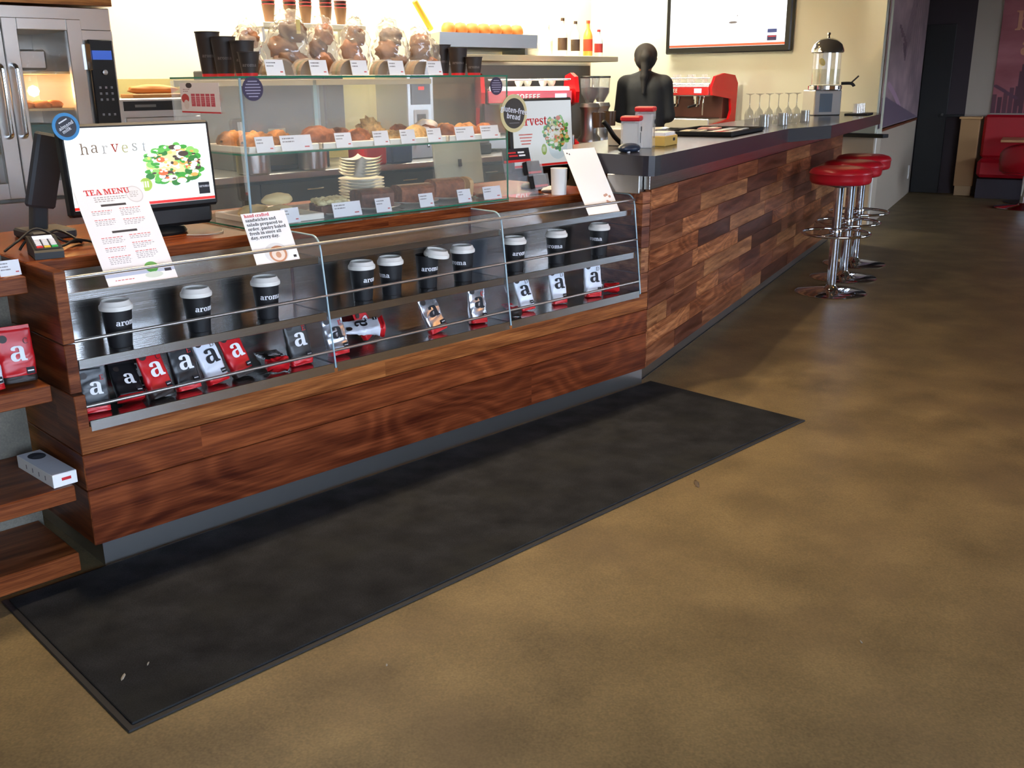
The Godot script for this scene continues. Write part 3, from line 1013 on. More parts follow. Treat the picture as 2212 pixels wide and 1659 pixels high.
# ---------------------------------------------------------------- menus in the racks
func build_menus() -> void:
	# tea menu
	var im := canvas(440, 650, c8(236, 232, 234))
	lines_px(im, 0.24, 0.125, 0.48, 3, 0.02, c8(150, 146, 148), false, 2)
	bar_px(im, 0.30, 0.20, 0.36, 0.022, c8(54, 50, 54))
	bar_px(im, 0.32, 0.47, 0.36, 0.022, c8(54, 50, 54))
	for cell in [[0.14, 0.26, 3, 1], [0.54, 0.25, 5, 2], [0.14, 0.35, 4, 3], [0.54, 0.36, 4, 4], [0.14, 0.53, 4, 5], [0.54, 0.52, 3, 6], [0.14, 0.63, 3, 7], [0.54, 0.60, 4, 8], [0.14, 0.72, 5, 9], [0.54, 0.69, 5, 10]]:
		lines_px(im, cell[0], cell[1], 0.32, cell[2], 0.017, c8(158, 154, 160), true, cell[3])
	disc_px(im, 0.83, 0.12, 0.125, 0.085, c8(205, 202, 204))
	disc_px(im, 0.83, 0.12, 0.11, 0.075, c8(228, 225, 227))
	lines_px(im, 0.76, 0.09, 0.14, 4, 0.017, c8(160, 156, 158), false, 12)
	bar_px(im, 0.0, 0.885, 1.0, 0.035, c8(178, 186, 208))
	lines_px(im, 0.12, 0.86, 0.4, 1, 0.016, c8(170, 150, 152), true, 14)
	lines_px(im, 0.12, 0.95, 0.4, 1, 0.016, c8(196, 120, 116), true, 15)
	disc_px(im, 0.68, 0.86, 0.10, 0.05, c8(112, 176, 92))
	disc_px(im, 0.68, 0.885, 0.08, 0.03, c8(66, 140, 60))
	disc_px(im, 0.68, 0.94, 0.13, 0.03, c8(204, 212, 200))
	bar_px(im, 0.85, 0.895, 0.10, 0.03, c8(50, 46, 58))
	var t := sheet("tea_menu", "tall white tea menu sheet leaning in front of the till screen", "menu", Vector3(0.248, 0.8665, -0.022), Vector3(0.248, 1.150, -0.205), 0.22, print_mat(im))
	letters(t, "TEA MENU", 0.026, serif_bold, m.ink_red, Vector3(-0.01, 0.312, 0.001))
	# card about sandwiches
	im = canvas(330, 330, c8(240, 238, 236))
	disc_px(im, 0.52, 0.82, 0.27, 0.2, c8(222, 220, 218))
	disc_px(im, 0.55, 0.84, 0.2, 0.16, c8(198, 138, 104))
	disc_px(im, 0.55, 0.85, 0.15, 0.12, c8(232, 214, 200))
	disc_px(im, 0.55, 0.86, 0.06, 0.06, c8(202, 150, 118))
	bar_px(im, 0.88, 0.9, 0.07, 0.05, c8(30, 30, 34))
	t = sheet("sandwich_card", "square white card with red and black print in front of the pastry case", "card", Vector3(0.722, 0.8665, -0.022), Vector3(0.722, 1.028, -0.10), 0.168, print_mat(im))
	var y := 0.170
	for ln in [["hand crafted", m.ink_red], ["sandwiches and", m.ink], ["salads prepared to", m.ink], ["order, pastry baked", m.ink], ["fresh in store all", m.ink], ["day, every day.", m.ink]]:
		var o := letters(t, ln[0], 0.0145, serif_bold, ln[1], Vector3(0, y, 0.001))
		var bb: AABB = o.mesh.get_aabb()
		o.position.x = -0.074 - bb.position.x
		y -= 0.0155
	# plain white sheet in the last bay
	im = canvas(220, 330, c8(246, 244, 240))
	disc_px(im, 0.08, 0.06, 0.018, 0.012, c8(40, 36, 40))
	disc_px(im, 0.14, 0.075, 0.018, 0.012, c8(40, 36, 40))
	for q in [[0.72, 0.74], [0.78, 0.73], [0.86, 0.76], [0.74, 0.83], [0.80, 0.85], [0.9, 0.86]]:
		disc_px(im, q[0], q[1], 0.04, 0.02, c8(196, 150, 130))
	t = sheet("menu_sheet", "bright white menu sheet leaning beside the end of the bar", "menu", Vector3(2.431, 0.8665, -0.03), Vector3(2.431, 1.146, -0.20), 0.205, print_mat(im))
	t.rotation.y = deg_to_rad(-3)

# ---------------------------------------------------------------- shelves at the counter's end
func price_card(called: String, label: String, w: float, h: float, at: Vector3, turn: float, group: String, dim := 1.0, n := 2, seed_ := 1, tilt := -0.25) -> Node3D:
	var t := thing(called, label, "price card", at, turn, group)
	var key := "price%d_%d" % [n, seed_ % 4]
	if not m.has(key):
		var im := canvas(96, 64, c8(236, 236, 238))
		for k in n:
			lines_px(im, 0.08, 0.16 + 0.2 * k, 0.55, 1, 0.2, c8(110, 106, 108), false, seed_ % 4 * 7 + k)
		bar_px(im, 0.76, 0.74, 0.16, 0.08, c8(206, 90, 90))
		m[key] = print_mat(im)
	part(t, "card", box(w, h, 0.002), m[key], Vector3(0, h / 2 * cos(tilt) + 0.002, 0), Vector3(tilt, 0, 0))
	part(t, "foot", box(w * 0.7, 0.003, 0.03, 0.001), m.acrylic, Vector3(0, 0.0015, -0.004))
	return t

func build_end_shelves() -> void:
	var t := thing("wall_shelving", "low open shelving with thick walnut boards at the counter's end", "shelving", Vector3(-0.05, 0, 0))
	part(t, "back_panel", box(1.2, 0.95, 0.03), m.concrete, Vector3(-0.60, 0.475, -0.36))
	for s in [[0.918, -0.10, 0.05], [0.603, -0.035, 0.052], [0.305, 0.04, 0.05], [0.066, -0.01, 0.062]]:
		var dep: float = s[1] + 0.345
		part(t, "shelf_board", box(1.18, s[2], dep, 0.003), m.shelf_wood, Vector3(-0.605, s[0] - s[2] / 2, s[1] - dep / 2))
	part(t, "upright", box(0.03, 0.95, 0.34, 0.002), m.shelf_wood, Vector3(-1.215, 0.475, -0.175))
	var r := func(x: float, y: float, z: float) -> Vector3: return Vector3(deg_to_rad(x), deg_to_rad(y), deg_to_rad(z))
	coffee_bag("large red coffee bag with white letter a on the walnut shelf", Vector3(-0.115, 0.6045, -0.155), r.call(-6, -8, 0), 0.10, 0.155, 0.06, m.bag_red, m.ink_white, "C", m.cup_brown, 31)
	coffee_bag("red coffee bag standing at the back of the walnut shelf", Vector3(-0.19, 0.6045, -0.26), r.call(-4, -8, 0), 0.10, 0.16, 0.05, m.bag_red, m.ink_white, "", m.cup_brown, 32)
	coffee_bag("white coffee bag with red base at the front of the walnut shelf", Vector3(-0.222, 0.6045, -0.115), r.call(-6, 4, 0), 0.09, 0.14, 0.055, m.bag_white, m.ink, "", m.ink, 33)
	price_card("price_card", "white price card on the top walnut shelf, at its end", 0.058, 0.045, Vector3(-0.097, 0.919, -0.13), 0.0, "price cards on the walnut shelf", 1.0, 3, 1)
	price_card("price_card", "white price card on the top walnut shelf, set farther back", 0.058, 0.045, Vector3(-0.148, 0.919, -0.18), 0.0, "price cards on the walnut shelf", 1.0, 3, 2)
	# white carton
	var b := thing("carton", "flat white carton with a dark picture and red label on the walnut shelf", "carton", Vector3(-0.090, 0.3055, -0.105), deg_to_rad(3))
	part(b, "box", box(0.072, 0.04, 0.255, 0.001), m.white, Vector3(0, 0.02, 0))
	var im := canvas(72, 255, c8(214, 216, 222))
	disc_px(im, 0.55, 0.2, 0.36, 0.13, c8(36, 40, 52))
	disc_px(im, 0.6, 0.24, 0.3, 0.06, c8(70, 74, 84))
	bar_px(im, 0.1, 0.5, 0.8, 0.004, c8(180, 182, 190))
	part(b, "top_print", box(0.069, 0.0006, 0.25), print_mat(im), Vector3(0, 0.0403, 0))
	part(b, "red_label", box(0.028, 0.009, 0.0006), m.red, Vector3(0.004, 0.022, 0.1278))
	for k in 4:
		part(b, "side_print", box(0.0006, 0.014, 0.005), m.ink_grey, Vector3(-0.0362, 0.02, -0.06 + 0.045 * k))

# ---------------------------------------------------------------- on the counter
func ad_picture(dim: float, seed_: int) -> Image:
	var im := canvas(512, 280, Color(0.98, 0.99, 0.99) * dim)
	salad_px(im, 0.72, 0.50, 0.22, 0.27, dim, seed_)
	disc_px(im, 0.50, 0.74, 0.045, 0.085, Color(0.62, 0.74, 0.28) * dim)
	for k in 3:
		bar_px(im, 0.475 + 0.018 * k, 0.70, 0.012, 0.08, Color(0.9, 0.94, 0.8) * dim)
	bar_px(im, 0.0, 0.962, 1.0, 0.038, Color(0.9, 0.16, 0.14) * dim)
	bar_px(im, 0.885, 0.77, 0.085, 0.155, Color(0.06, 0.06, 0.08))
	return im

func till_screen(label: String, at: Vector3, w: float, h: float, material: Material) -> Node3D:
	var t := thing("till_screen", label, "screen", at)
	var base_y := 0.0
	part(t, "base", lathe([Vector2(0, 0), Vector2(0.105, 0), Vector2(0.11, 0.008), Vector2(0.10, 0.02), Vector2(0.03, 0.032), Vector2(0, 0.033)], 32, 0.8), m.black, Vector3(0.05, base_y, -0.07))
	part(t, "neck", box(0.09, 0.16, 0.035, 0.006), m.black, Vector3(0.05, 0.10, -0.075))
	var body := part(t, "casing", box(w + 0.026, h + 0.034, 0.045, 0.008), m.black, Vector3(0, 0.105 + h / 2, -0.028))
	body.rotation.x = deg_to_rad(-4)
	part(body, "screen_panel", box(w, h, 0.002), material, Vector3(0, 0.004, 0.0235))
	part(t, "chin", box(w * 0.62, 0.07, 0.06, 0.012), m.black, Vector3(w * 0.17, 0.062, -0.03))
	return t

func build_counter_things() -> void:
	# customer screen at the first till
	var t := till_screen("bright customer screen with a salad picture behind the tea menu", Vector3(0.449, 0.9455, -0.375), 0.492, 0.258, lit_mat(ad_picture(1.0, 3), 1.25))
	var sc: Node3D = t.get_node("casing/screen_panel")
	var cols := [c8(160, 134, 110), c8(160, 134, 110), c8(222, 214, 202), c8(196, 60, 40), c8(222, 214, 150), c8(206, 202, 190), c8(222, 222, 214)]
	for k in 7:
		letters(sc, "harvest"[k], 0.047, serif, mat(cols[k], 0.8), Vector3(-0.188 + 0.0335 * k, 0.062 + (0.004 if k % 2 else 0.0), 0.0012))
	letters(sc, "aroma", 0.0125, serif_bold, m.ink_white, Vector3(0.212, -0.082, 0.0012))
	# round badge on the screen's corner
	t = thing("milk_badge", "round badge with a blue rim on the corner of the customer screen", "badge", Vector3(0.199, 1.322, -0.345))
	t.rotation.x = deg_to_rad(-4)
	part(t, "rim", cyl(0.042, 0.003, 40), mat(c8(58, 148, 206), 0.5), Vector3.ZERO, Vector3(PI / 2, 0, 0))
	part(t, "face", cyl(0.032, 0.003, 40), mat(c8(44, 46, 58), 0.5), Vector3(0, 0, 0.001), Vector3(PI / 2, 0, 0))
	part(t, "print_line", box(0.03, 0.004, 0.0006), m.ink_white, Vector3(-0.008, 0.017, 0.003), Vector3(0, 0, deg_to_rad(28)))
	for ln in [["almond", 0.0145, 0.003], ["milk", 0.0145, -0.011]]:
		letters(t, ln[0], ln[1], sans_bold, m.ink_white, Vector3(0.0, ln[2], 0.003), Vector3(0, 0, deg_to_rad(28)))
	# dark till seen from behind
	t = thing("till", "dark grey till terminal with a slanted back beside the customer screen", "till", Vector3(0.17, 0.9455, -0.64))
	part(t, "base", box(0.15, 0.03, 0.18, 0.006), m.dark_grey, Vector3(0.03, 0.015, -0.02))
	part(t, "neck", box(0.05, 0.16, 0.05, 0.006), m.dark_grey, Vector3(0.02, 0.10, -0.02), Vector3(0, 0, deg_to_rad(-8)))
	part(t, "display", box(0.12, 0.25, 0.03, 0.008), m.dark_grey, Vector3(0.045, 0.225, 0.02), Vector3(deg_to_rad(10), deg_to_rad(24), deg_to_rad(-11)))
	# payment terminal
	t = thing("payment_terminal", "black card payment terminal with white keypad at the counter's end", "card reader", Vector3(0.058, 0.9455, -0.272), deg_to_rad(-12))
	part(t, "body", prism([Vector2(-0.085, 0.0), Vector2(0.085, 0.0), Vector2(0.085, 0.02), Vector2(0.078, 0.026), Vector2(-0.05, 0.052), Vector2(-0.085, 0.05)], 0.082), m.black, Vector3(0.041, 0, 0), Vector3(0, -PI / 2, 0))
	var pan := part(t, "key_panel", box(0.07, 0.002, 0.124, 0.0006), mat(c8(40, 42, 48), 0.4), Vector3(0, 0.0405, 0.013), Vector3(0.20, 0, 0))
	part(pan, "display", box(0.056, 0.002, 0.03), glow(c8(206, 212, 236), 0.8), Vector3(0, 0.001, -0.043))
	for r in 4:
		for c in 3:
			part(pan, "key", box(0.017, 0.004, 0.011, 0.001), mat(c8(206, 210, 226), 0.5), Vector3(-0.021 + 0.021 * c, 0.002, -0.017 + 0.015 * r))
	for c in 3:
		part(pan, "colour_key", box(0.018, 0.004, 0.012, 0.001), mat([c8(206, 40, 40), c8(228, 190, 50), c8(40, 170, 80)][c], 0.5), Vector3(-0.021 + 0.021 * c, 0.002, 0.046))
	# loose leads behind it
	var leads := [[Vector3(-0.02, 0.951, -0.40), Vector3(0.03, 0.975, -0.42), Vector3(0.10, 1.005, -0.44), Vector3(0.17, 0.96, -0.40), Vector3(0.24, 0.951, -0.44)], [Vector3(0.02, 0.951, -0.385), Vector3(0.06, 0.985, -0.385), Vector3(0.13, 0.955, -0.35), Vector3(0.20, 0.965, -0.38), Vector3(0.25, 0.951, -0.33)], [Vector3(0.05, 0.95, -0.38), Vector3(0.10, 0.952, -0.46), Vector3(0.17, 0.99, -0.47), Vector3(0.22, 0.951, -0.40)]]
	var what := ["long looping black lead behind the payment terminal", "knotted black lead touching the payment terminal", "short black lead arching up beside the till"]
	for k in 3:
		single("power_lead", what[k], "cable", tube(bend(leads[k], 8), 0.0042, 8), m.black, Vector3.ZERO, Vector3.ZERO, "loose leads")
	single("grey_lead", "thin pale lead curling under the customer screen", "cable", tube(bend([Vector3(0.54, 0.95, -0.30), Vector3(0.60, 0.949, -0.265), Vector3(0.66, 0.949, -0.28), Vector3(0.69, 0.95, -0.33)], 8), 0.002, 6), mat(c8(150, 146, 138), 0.6))
	# second till screen
	t = till_screen("white till screen with a salad poster picture beside the bar", Vector3(2.44, 0.9455, -0.42), 0.40, 0.30, lit_mat(ad_picture(0.9, 8), 0.62))
	sc = t.get_node("casing/screen_panel")
	letters(sc, "harvest", 0.058, serif_bold, m.ink_red, Vector3(-0.085, 0.06, 0.0012))
	for k in 4:
		part(sc, "print_line", box(0.09 - 0.01 * k, 0.006, 0.0008), mat(c8(214, 130, 120), 0.7), Vector3(-0.12, 0.0 - 0.014 * k, 0.0012))
	# gluten-free disc
	t = thing("bread_disc", "round cream-rimmed dark disc about gluten-free bread on the pastry case corner", "sign", Vector3(2.045, 1.313, -0.222))
	part(t, "rim", cyl(0.079, 0.003, 48), mat(c8(224, 206, 150), 0.5), Vector3.ZERO, Vector3(PI / 2, 0, 0))
	part(t, "face", cyl(0.063, 0.003, 48), mat(c8(62, 54, 46), 0.5), Vector3(0, 0, 0.001), Vector3(PI / 2, 0, 0))
	letters(t, "gluten-free", 0.030, sans_bold, m.ink_white, Vector3(0, 0.012, 0.003), Vector3(0, 0, deg_to_rad(-8)))
	letters(t, "bread", 0.030, sans_bold, m.ink_white, Vector3(-0.004, -0.014, 0.003), Vector3(0, 0, deg_to_rad(-8)))
	part(t, "print_line", box(0.06, 0.004, 0.0006), m.ink_grey, Vector3(0, -0.04, 0.003))
	# leaflet holder, white beaker
	t = thing("leaflet_holder", "clear stepped leaflet holder with black and red cards beside the pastry case", "leaflet holder", Vector3(2.19, 0.9455, -0.30), 0.0)
	part(t, "foot", box(0.19, 0.004, 0.12, 0.001), m.acrylic, Vector3(0, 0.002, 0))
	part(t, "back_plate", box(0.19, 0.19, 0.003), m.acrylic, Vector3(0, 0.095, -0.03), Vector3(-0.25, 0, 0))
	var cd := part(t, "header_card", box(0.17, 0.062, 0.003), m.ink, Vector3(-0.01, 0.178, -0.045), Vector3(-0.25, 0, 0))
	part(cd, "red_stripe", box(0.17, 0.011, 0.001), m.ink_red, Vector3(0, -0.026, 0.002))
	for j in 2:
		part(cd, "print_line", box(0.055, 0.007, 0.0008), m.ink_red, Vector3(-0.03 + 0.01 * j, 0.012 - 0.014 * j, 0.002))
		part(cd, "print_line", box(0.04, 0.007, 0.0008), m.ink_white, Vector3(0.03 + 0.005 * j, 0.012 - 0.014 * j, 0.002))
	for q in [[0.055, 0.115, -0.012], [0.075, 0.055, 0.01]]:
		var pk := part(t, "card_pack", box(0.085, 0.06, 0.035, 0.004), m.black_gloss, Vector3(q[0], q[1] + 0.004, q[2]), Vector3(-0.25, 0, 0))
		part(pk, "red_stripe", box(0.085, 0.01, 0.001), m.ink_red, Vector3(0, -0.022, 0.018))
		part(pk, "clear_pocket", box(0.095, 0.07, 0.003), m.acrylic, Vector3(0, -0.004, 0.022))
	single("paper_beaker", "plain white paper beaker on the counter beside the leaflets", "cup", lathe([Vector2(0, 0), Vector2(0.034, 0), Vector2(0.038, 0.115), Vector2(0.0395, 0.118), Vector2(0.037, 0.119), Vector2(0.033, 0.004), Vector2(0, 0.004)], 32), m.white, Vector3(2.335, 0.9455, -0.225))
	single("paper_napkin", "crumpled white napkin lying behind the beaker", "napkin", lump(Vector3(0.055, 0.014, 0.04), 12, 0.5, 1.5, 0.3), m.paper, Vector3(2.40, 0.9545, -0.33))

# ---------------------------------------------------------------- pastry case
func pane(parent: Node, called: String, size: Vector3, at: Vector3) -> MeshInstance3D:
	return part(parent, called, box(size.x, size.y, size.z), m.glass, at)

const CX0 := 0.757
const CX1 := 2.027
const CZ0 := -0.240
const CZ1 := -0.745
const CY0 := 0.947
const CY1 := 1.470
const SHELF := 1.207

func build_pastry_case() -> void:
	var t := thing("pastry_case", "two-level glass pastry case standing on the counter", "display case")
	var w := CX1 - CX0
	var d := CZ0 - CZ1
	var mx := (CX0 + CX1) / 2
	var mz := (CZ0 + CZ1) / 2
	var base := pane(t, "base_pane", Vector3(w, 0.006, d), Vector3(mx, CY0 + 0.003, mz))
	var sh := pane(t, "shelf_pane", Vector3(w - 0.014, 0.006, d - 0.016), Vector3(mx, SHELF, mz))
	var top := pane(t, "top_pane", Vector3(w, 0.006, d), Vector3(mx, CY1 - 0.003, mz))
	var fr := pane(t, "front_pane", Vector3(w, CY1 - CY0 - 0.012, 0.006), Vector3(mx, (CY0 + CY1) / 2, CZ0 - 0.003))
	var le := pane(t, "side_pane", Vector3(0.006, CY1 - CY0 - 0.012, d - 0.006), Vector3(CX0 + 0.003, (CY0 + CY1) / 2, mz - 0.003))
	var ri := pane(t, "side_pane", Vector3(0.006, CY1 - CY0 - 0.012, d - 0.006), Vector3(CX1 - 0.003, (CY0 + CY1) / 2, mz - 0.003))
	for o in [base, sh, top]:
		var ww: float = w if o != sh else w - 0.014
		var dd: float = d if o != sh else d - 0.016
		part(o, "pane_edge", box(ww, 0.0064, 0.003), m.glass_edge, Vector3(0, 0, dd / 2))
		part(o, "pane_edge", box(0.003, 0.0064, dd), m.glass_edge, Vector3(-ww / 2, 0, 0))
		part(o, "pane_edge", box(0.003, 0.0064, dd), m.glass_edge, Vector3(ww / 2, 0, 0))
	part(le, "pane_edge", box(0.0064, CY1 - CY0 - 0.012, 0.003), m.glass_edge_blue, Vector3(0, 0, d / 2))
	part(ri, "pane_edge", box(0.0064, CY1 - CY0 - 0.012, 0.003), m.glass_edge, Vector3(0, 0, d / 2))
	part(fr, "pane_edge", box(0.003, CY1 - CY0 - 0.012, 0.0064), m.glass_edge_blue, Vector3(-w / 2, 0, 0))
	for x in [-0.31, 0.31]:
		var dr := part(t, "back_door", box(w / 2 + 0.02, 0.24, 0.004), m.acrylic, Vector3(mx + x, SHELF + 0.13, CZ1 + 0.004 + (0.006 if x > 0 else 0.0)))
		part(dr, "pull_strip", box(0.016, 0.24, 0.006), m.glass_edge_blue, Vector3(-signf(x) * w / 4, 0, 0))
	part(t, "header_rail", box(w - 0.02, 0.024, 0.01, 0.001), mat(c8(206, 206, 190), 0.4), Vector3(mx, CY1 - 0.022, CZ1 + 0.008))
	# stickers and price list on the panes
	var k := 0
	for p in [[546, 192, 0.040, "left"], [1072, 186, 0.036, "right"]]:
		var q := on_z(p[0], p[1], CZ0 + 0.002)
		var s := thing("round_sticker", ["round purple sticker with white print on the glass, by the price list", "round purple sticker with white print on the glass, by the bread disc"][k], "sticker", q)
		part(s, "face", cyl(p[2], 0.001, 36), mat(c8(66, 54, 78), 0.6), Vector3.ZERO, Vector3(PI / 2, 0, 0))
		for j in 6:
			part(s, "print_line", box(p[2] * [0.9, 1.3, 1.5, 1.5, 1.3, 0.9][j], 0.0035, 0.0006), mat(c8(170, 160, 180), 0.7), Vector3(0, p[2] * (0.62 - 0.25 * j), 0.0008))
		k += 1
	var im := canvas(290, 210, c8(234, 228, 232))
	for j in 5:
		bar_px(im, 0.28 + 0.125 * j, 0.36, 0.105, 0.42, c8(200, 86, 104))
		bar_px(im, 0.28 + 0.125 * j, 0.44, 0.105, 0.02, c8(234, 200, 206))
		lines_px(im, 0.29 + 0.125 * j, 0.5, 0.085, 4, 0.06, c8(222, 150, 160), false, 20 + j)
	disc_px(im, 0.12, 0.52, 0.10, 0.16, c8(196, 78, 80))
	disc_px(im, 0.14, 0.72, 0.07, 0.16, c8(224, 214, 214))
	disc_px(im, 0.24, 0.08, 0.08, 0.09, c8(70, 60, 64))
	lines_px(im, 0.08, 0.2, 0.2, 2, 0.07, c8(176, 150, 160), false, 31)
	bar_px(im, 0.0, 0.95, 1.0, 0.05, c8(206, 50, 62))
	var pl := thing("price_list", "white price list with five red columns on the case's side glass", "price list", Vector3(CX0 - 0.0025, 1.397, -0.525), 0.0)
	part(pl, "sheet", box(0.288, 0.105, 0.001), print_mat(im), Vector3.ZERO, Vector3(0, -PI / 2, 0))

func tray(label: String, at: Vector3, w: float, d: float, group: String) -> Node3D:
	var st := start()
	add_box(st, Vector3(0, 0.003, 0), Vector3(w, 0.006, d), 0.002)
	for s in [-1.0, 1.0]:
		add_box(st, Vector3(s * (w / 2 - 0.004), 0.012, 0), Vector3(0.008, 0.022, d), 0.003)
		add_box(st, Vector3(0, 0.012, s * (d / 2 - 0.004)), Vector3(w, 0.022, 0.008), 0.003)
	return single("serving_tray", label, "tray", done(st), m.china, at, Vector3.ZERO, group)

func plate(r: float) -> ArrayMesh:
	return lathe([Vector2(0, 0.002), Vector2(r * 0.55, 0.0), Vector2(r * 0.6, 0.003), Vector2(r * 0.98, 0.012), Vector2(r, 0.0145), Vector2(r * 0.97, 0.0155), Vector2(r * 0.6, 0.007), Vector2(0, 0.006)], 40)

func square_plate(s: float) -> ArrayMesh:
	var st := SurfaceTool.new()
	st.begin(Mesh.PRIMITIVE_TRIANGLES)
	var n := 10
	for side in 2:
		for i in n:
			for j in n:
				var q := []
				for e in [[0, 0], [1, 0], [1, 1], [0, 1]]:
					var u := (float(i + e[0]) / n - 0.5) * 2
					var v := (float(j + e[1]) / n - 0.5) * 2
					var y := 0.010 * pow(maxf(absf(u), absf(v)), 3) + 0.016 * pow(absf(u * v), 3)
					q.append(Vector3(u * s / 2, y + (0.004 if side == 1 else 0.0), v * s / 2))
				for w in ([0, 1, 2, 0, 2, 3] if side == 1 else [0, 2, 1, 0, 3, 2]):
					st.set_uv(Vector2.ZERO)
					st.add_vertex(q[w])
	st.generate_normals()
	return st.commit()

func crescent(seed_: int, l: float, r: float) -> ArrayMesh:
	var nz := noise(seed_, 3.0, 2)
	var pts := []
	var st := SurfaceTool.new()
	st.begin(Mesh.PRIMITIVE_TRIANGLES)
	var rows := 26
	var seg := 14
	for k in rows + 1:
		var u := float(k) / rows
		var a := lerpf(-1.25, 1.25, u)
		var c := Vector3(sin(a) * l * 0.5, 0, -cos(a) * l * 0.38 + l * 0.25)
		var rad := r * pow(sin(PI * clampf(u, 0.02, 0.98)), 0.7) * (1.0 + 0.10 * sin(u * 42.0))
		var t := Vector3(cos(a), 0, sin(a)).normalized()
		var s := t.cross(Vector3.UP)
		for j in seg:
			var b := TAU * j / seg
			var rr := rad * (1.0 + 0.12 * nz.get_noise_2d(k, j * 3))
			pts.append(c + s * cos(b) * rr + Vector3.UP * (maxf(sin(b), -0.75) * rr + r * 0.75))
	for k in rows:
		for j in seg:
			var j2 := (j + 1) % seg
			for w in [k * seg + j, (k + 1) * seg + j, k * seg + j2, k * seg + j2, (k + 1) * seg + j, (k + 1) * seg + j2]:
				st.set_uv(Vector2.ZERO)
				st.add_vertex(pts[w])
	st.generate_normals()
	return st.commit()

func build_pastries() -> void:
	var crust := func(a: Color, b: Color, s: int) -> StandardMaterial3D:
		return tri_scale(mat(Color.WHITE, 0.55, 0.0, {"albedo_texture": speckle(s, 96, a, 0.25, 0.05, 0.4, b, 0.8)}), Vector3(9, 9, 9))
	var gold: StandardMaterial3D = crust.call(c8(206, 140, 74), c8(160, 92, 40), 5)
	var brown: StandardMaterial3D = crust.call(c8(150, 88, 52), c8(110, 60, 34), 6)
	var pale: StandardMaterial3D = crust.call(c8(220, 180, 112), c8(190, 140, 80), 7)
	var choc: StandardMaterial3D = crust.call(c8(112, 66, 46), c8(76, 42, 30), 8)
	var sugar := mat(c8(244, 234, 220), 0.8)
	var cream := mat(c8(232, 222, 170), 0.6)
	var y := SHELF + 0.0035
	var k := 0
	for x in [0.93, 1.24, 1.55, 1.86]:
		tray(["white serving tray of croissants in the case", "white serving tray of brown buns in the case", "white serving tray of pale pastries in the case", "white serving tray of sugared buns in the case"][k], Vector3(x, y, -0.43), 0.295, 0.33, "white trays on the glass shelf")
		k += 1
	y += 0.0065
	var kinds := [
		[0.872, -0.345, 0.0, "croissant", "golden croissant at the end of its tray by the screen", 0], [0.872, -0.495, 0.0, "croissant", "golden croissant behind another at the tray's end", 0], [1.005, -0.40, 1.5, "croissant", "large golden croissant behind the first price card", 0],
		[1.175, -0.42, 0.1, "bun", "long dark brown bun on the glass shelf", 1], [1.325, -0.49, 0.0, "bun", "short dark brown bun next to a long bun", 1], [1.325, -0.36, 0.0, "bun", "round orange-brown bun behind a price card", 2],
		[1.475, -0.49, 0.0, "danish", "knotted pale pastry with peaked top", 3], [1.475, -0.345, 0.0, "danish", "flat pale pastry in front of the knotted one", 3], [1.61, -0.36, 0.0, "scone", "pale yellow scone between two price cards", 3],
		[1.635, -0.50, 0.0, "muffin", "dark muffin at the back of the shelf", 1], [1.775, -0.49, 0.0, "sugar_bun", "round bun with a white sugared top", 4], [1.765, -0.345, 0.0, "muffin", "small brown muffin beside the sugared bun", 1],
		[1.885, -0.50, 0.0, "roll", "golden roll behind the price cards", 0], [1.865, -0.355, 0.0, "roll", "small golden roll in front of the others", 0], [1.965, -0.43, 0.0, "roll", "golden roll near the bread disc", 0], [1.965, -0.325, 0.0, "roll", "browned roll near the case's right pane", 2]]
	var skins := [gold, brown, crust.call(c8(190, 112, 58), c8(140, 76, 36), 9), pale, brown]
	k = 0
	for q in kinds:
		var at := Vector3(q[0], y, q[1])
		k += 1
		if q[3] == "croissant":
			single("croissant", q[4], "croissant", crescent(k, 0.16 if k < 3 else 0.15, 0.036), skins[0], at, Vector3(0, q[2], 0), "pastries on the glass shelf")
		elif q[3] == "sugar_bun":
			var t := thing("sugar_bun", q[4], "bun", at, 0.0, "pastries on the glass shelf")
			part(t, "dough", lump(Vector3(0.054, 0.042, 0.052), 9, 0.2, 1.2, 0.3), brown, Vector3(0, 0.029, 0))
			part(t, "sugar_top", lump(Vector3(0.052, 0.03, 0.05), 19, 0.2, 1.4, 0.2), sugar, Vector3(0, 0.045, 0))
		elif q[3] == "danish":
			single("danish", q[4], "pastry", lump(Vector3(0.052, 0.05 if k == 7 else 0.025, 0.045), 40 + k, 0.8, 1.6, 0.4), pale, at + Vector3(0, 0.03 if k == 7 else 0.015, 0), Vector3.ZERO, "pastries on the glass shelf")
		else:
			var sz := Vector3(0.082, 0.042, 0.05) if k == 4 else (Vector3(0.041, 0.034, 0.041) if q[3] == "roll" else Vector3(0.047, 0.036, 0.046))
			single(q[3], q[4], q[3], lump(sz, 60 + k, 0.22, 1.3, 0.35), skins[q[5]], at + Vector3(0, sz.y * 0.66, 0), Vector3(0, q[2], 0), "pastries on the glass shelf")
	# price cards: shelf, base and top of the case
	var cards := [[572, 312, SHELF + 0.0035], [640, 310, SHELF + 0.0035], [742, 305, SHELF + 0.0035], [823, 300, SHELF + 0.0035], [881, 297, SHELF + 0.0035], [938, 293, SHELF + 0.0035], [1004, 290, SHELF + 0.0035], [1058, 287, SHELF + 0.0035],
		[628, 470, CY0 + 0.0065], [750, 458, CY0 + 0.0065], [828, 447, CY0 + 0.0065], [921, 437, CY0 + 0.0065], [1003, 428, CY0 + 0.0065], [1063, 419, CY0 + 0.0065],
		[601, 146, CY1], [696, 146, CY1], [784, 147, CY1], [864, 147, CY1], [947, 147, CY1]]
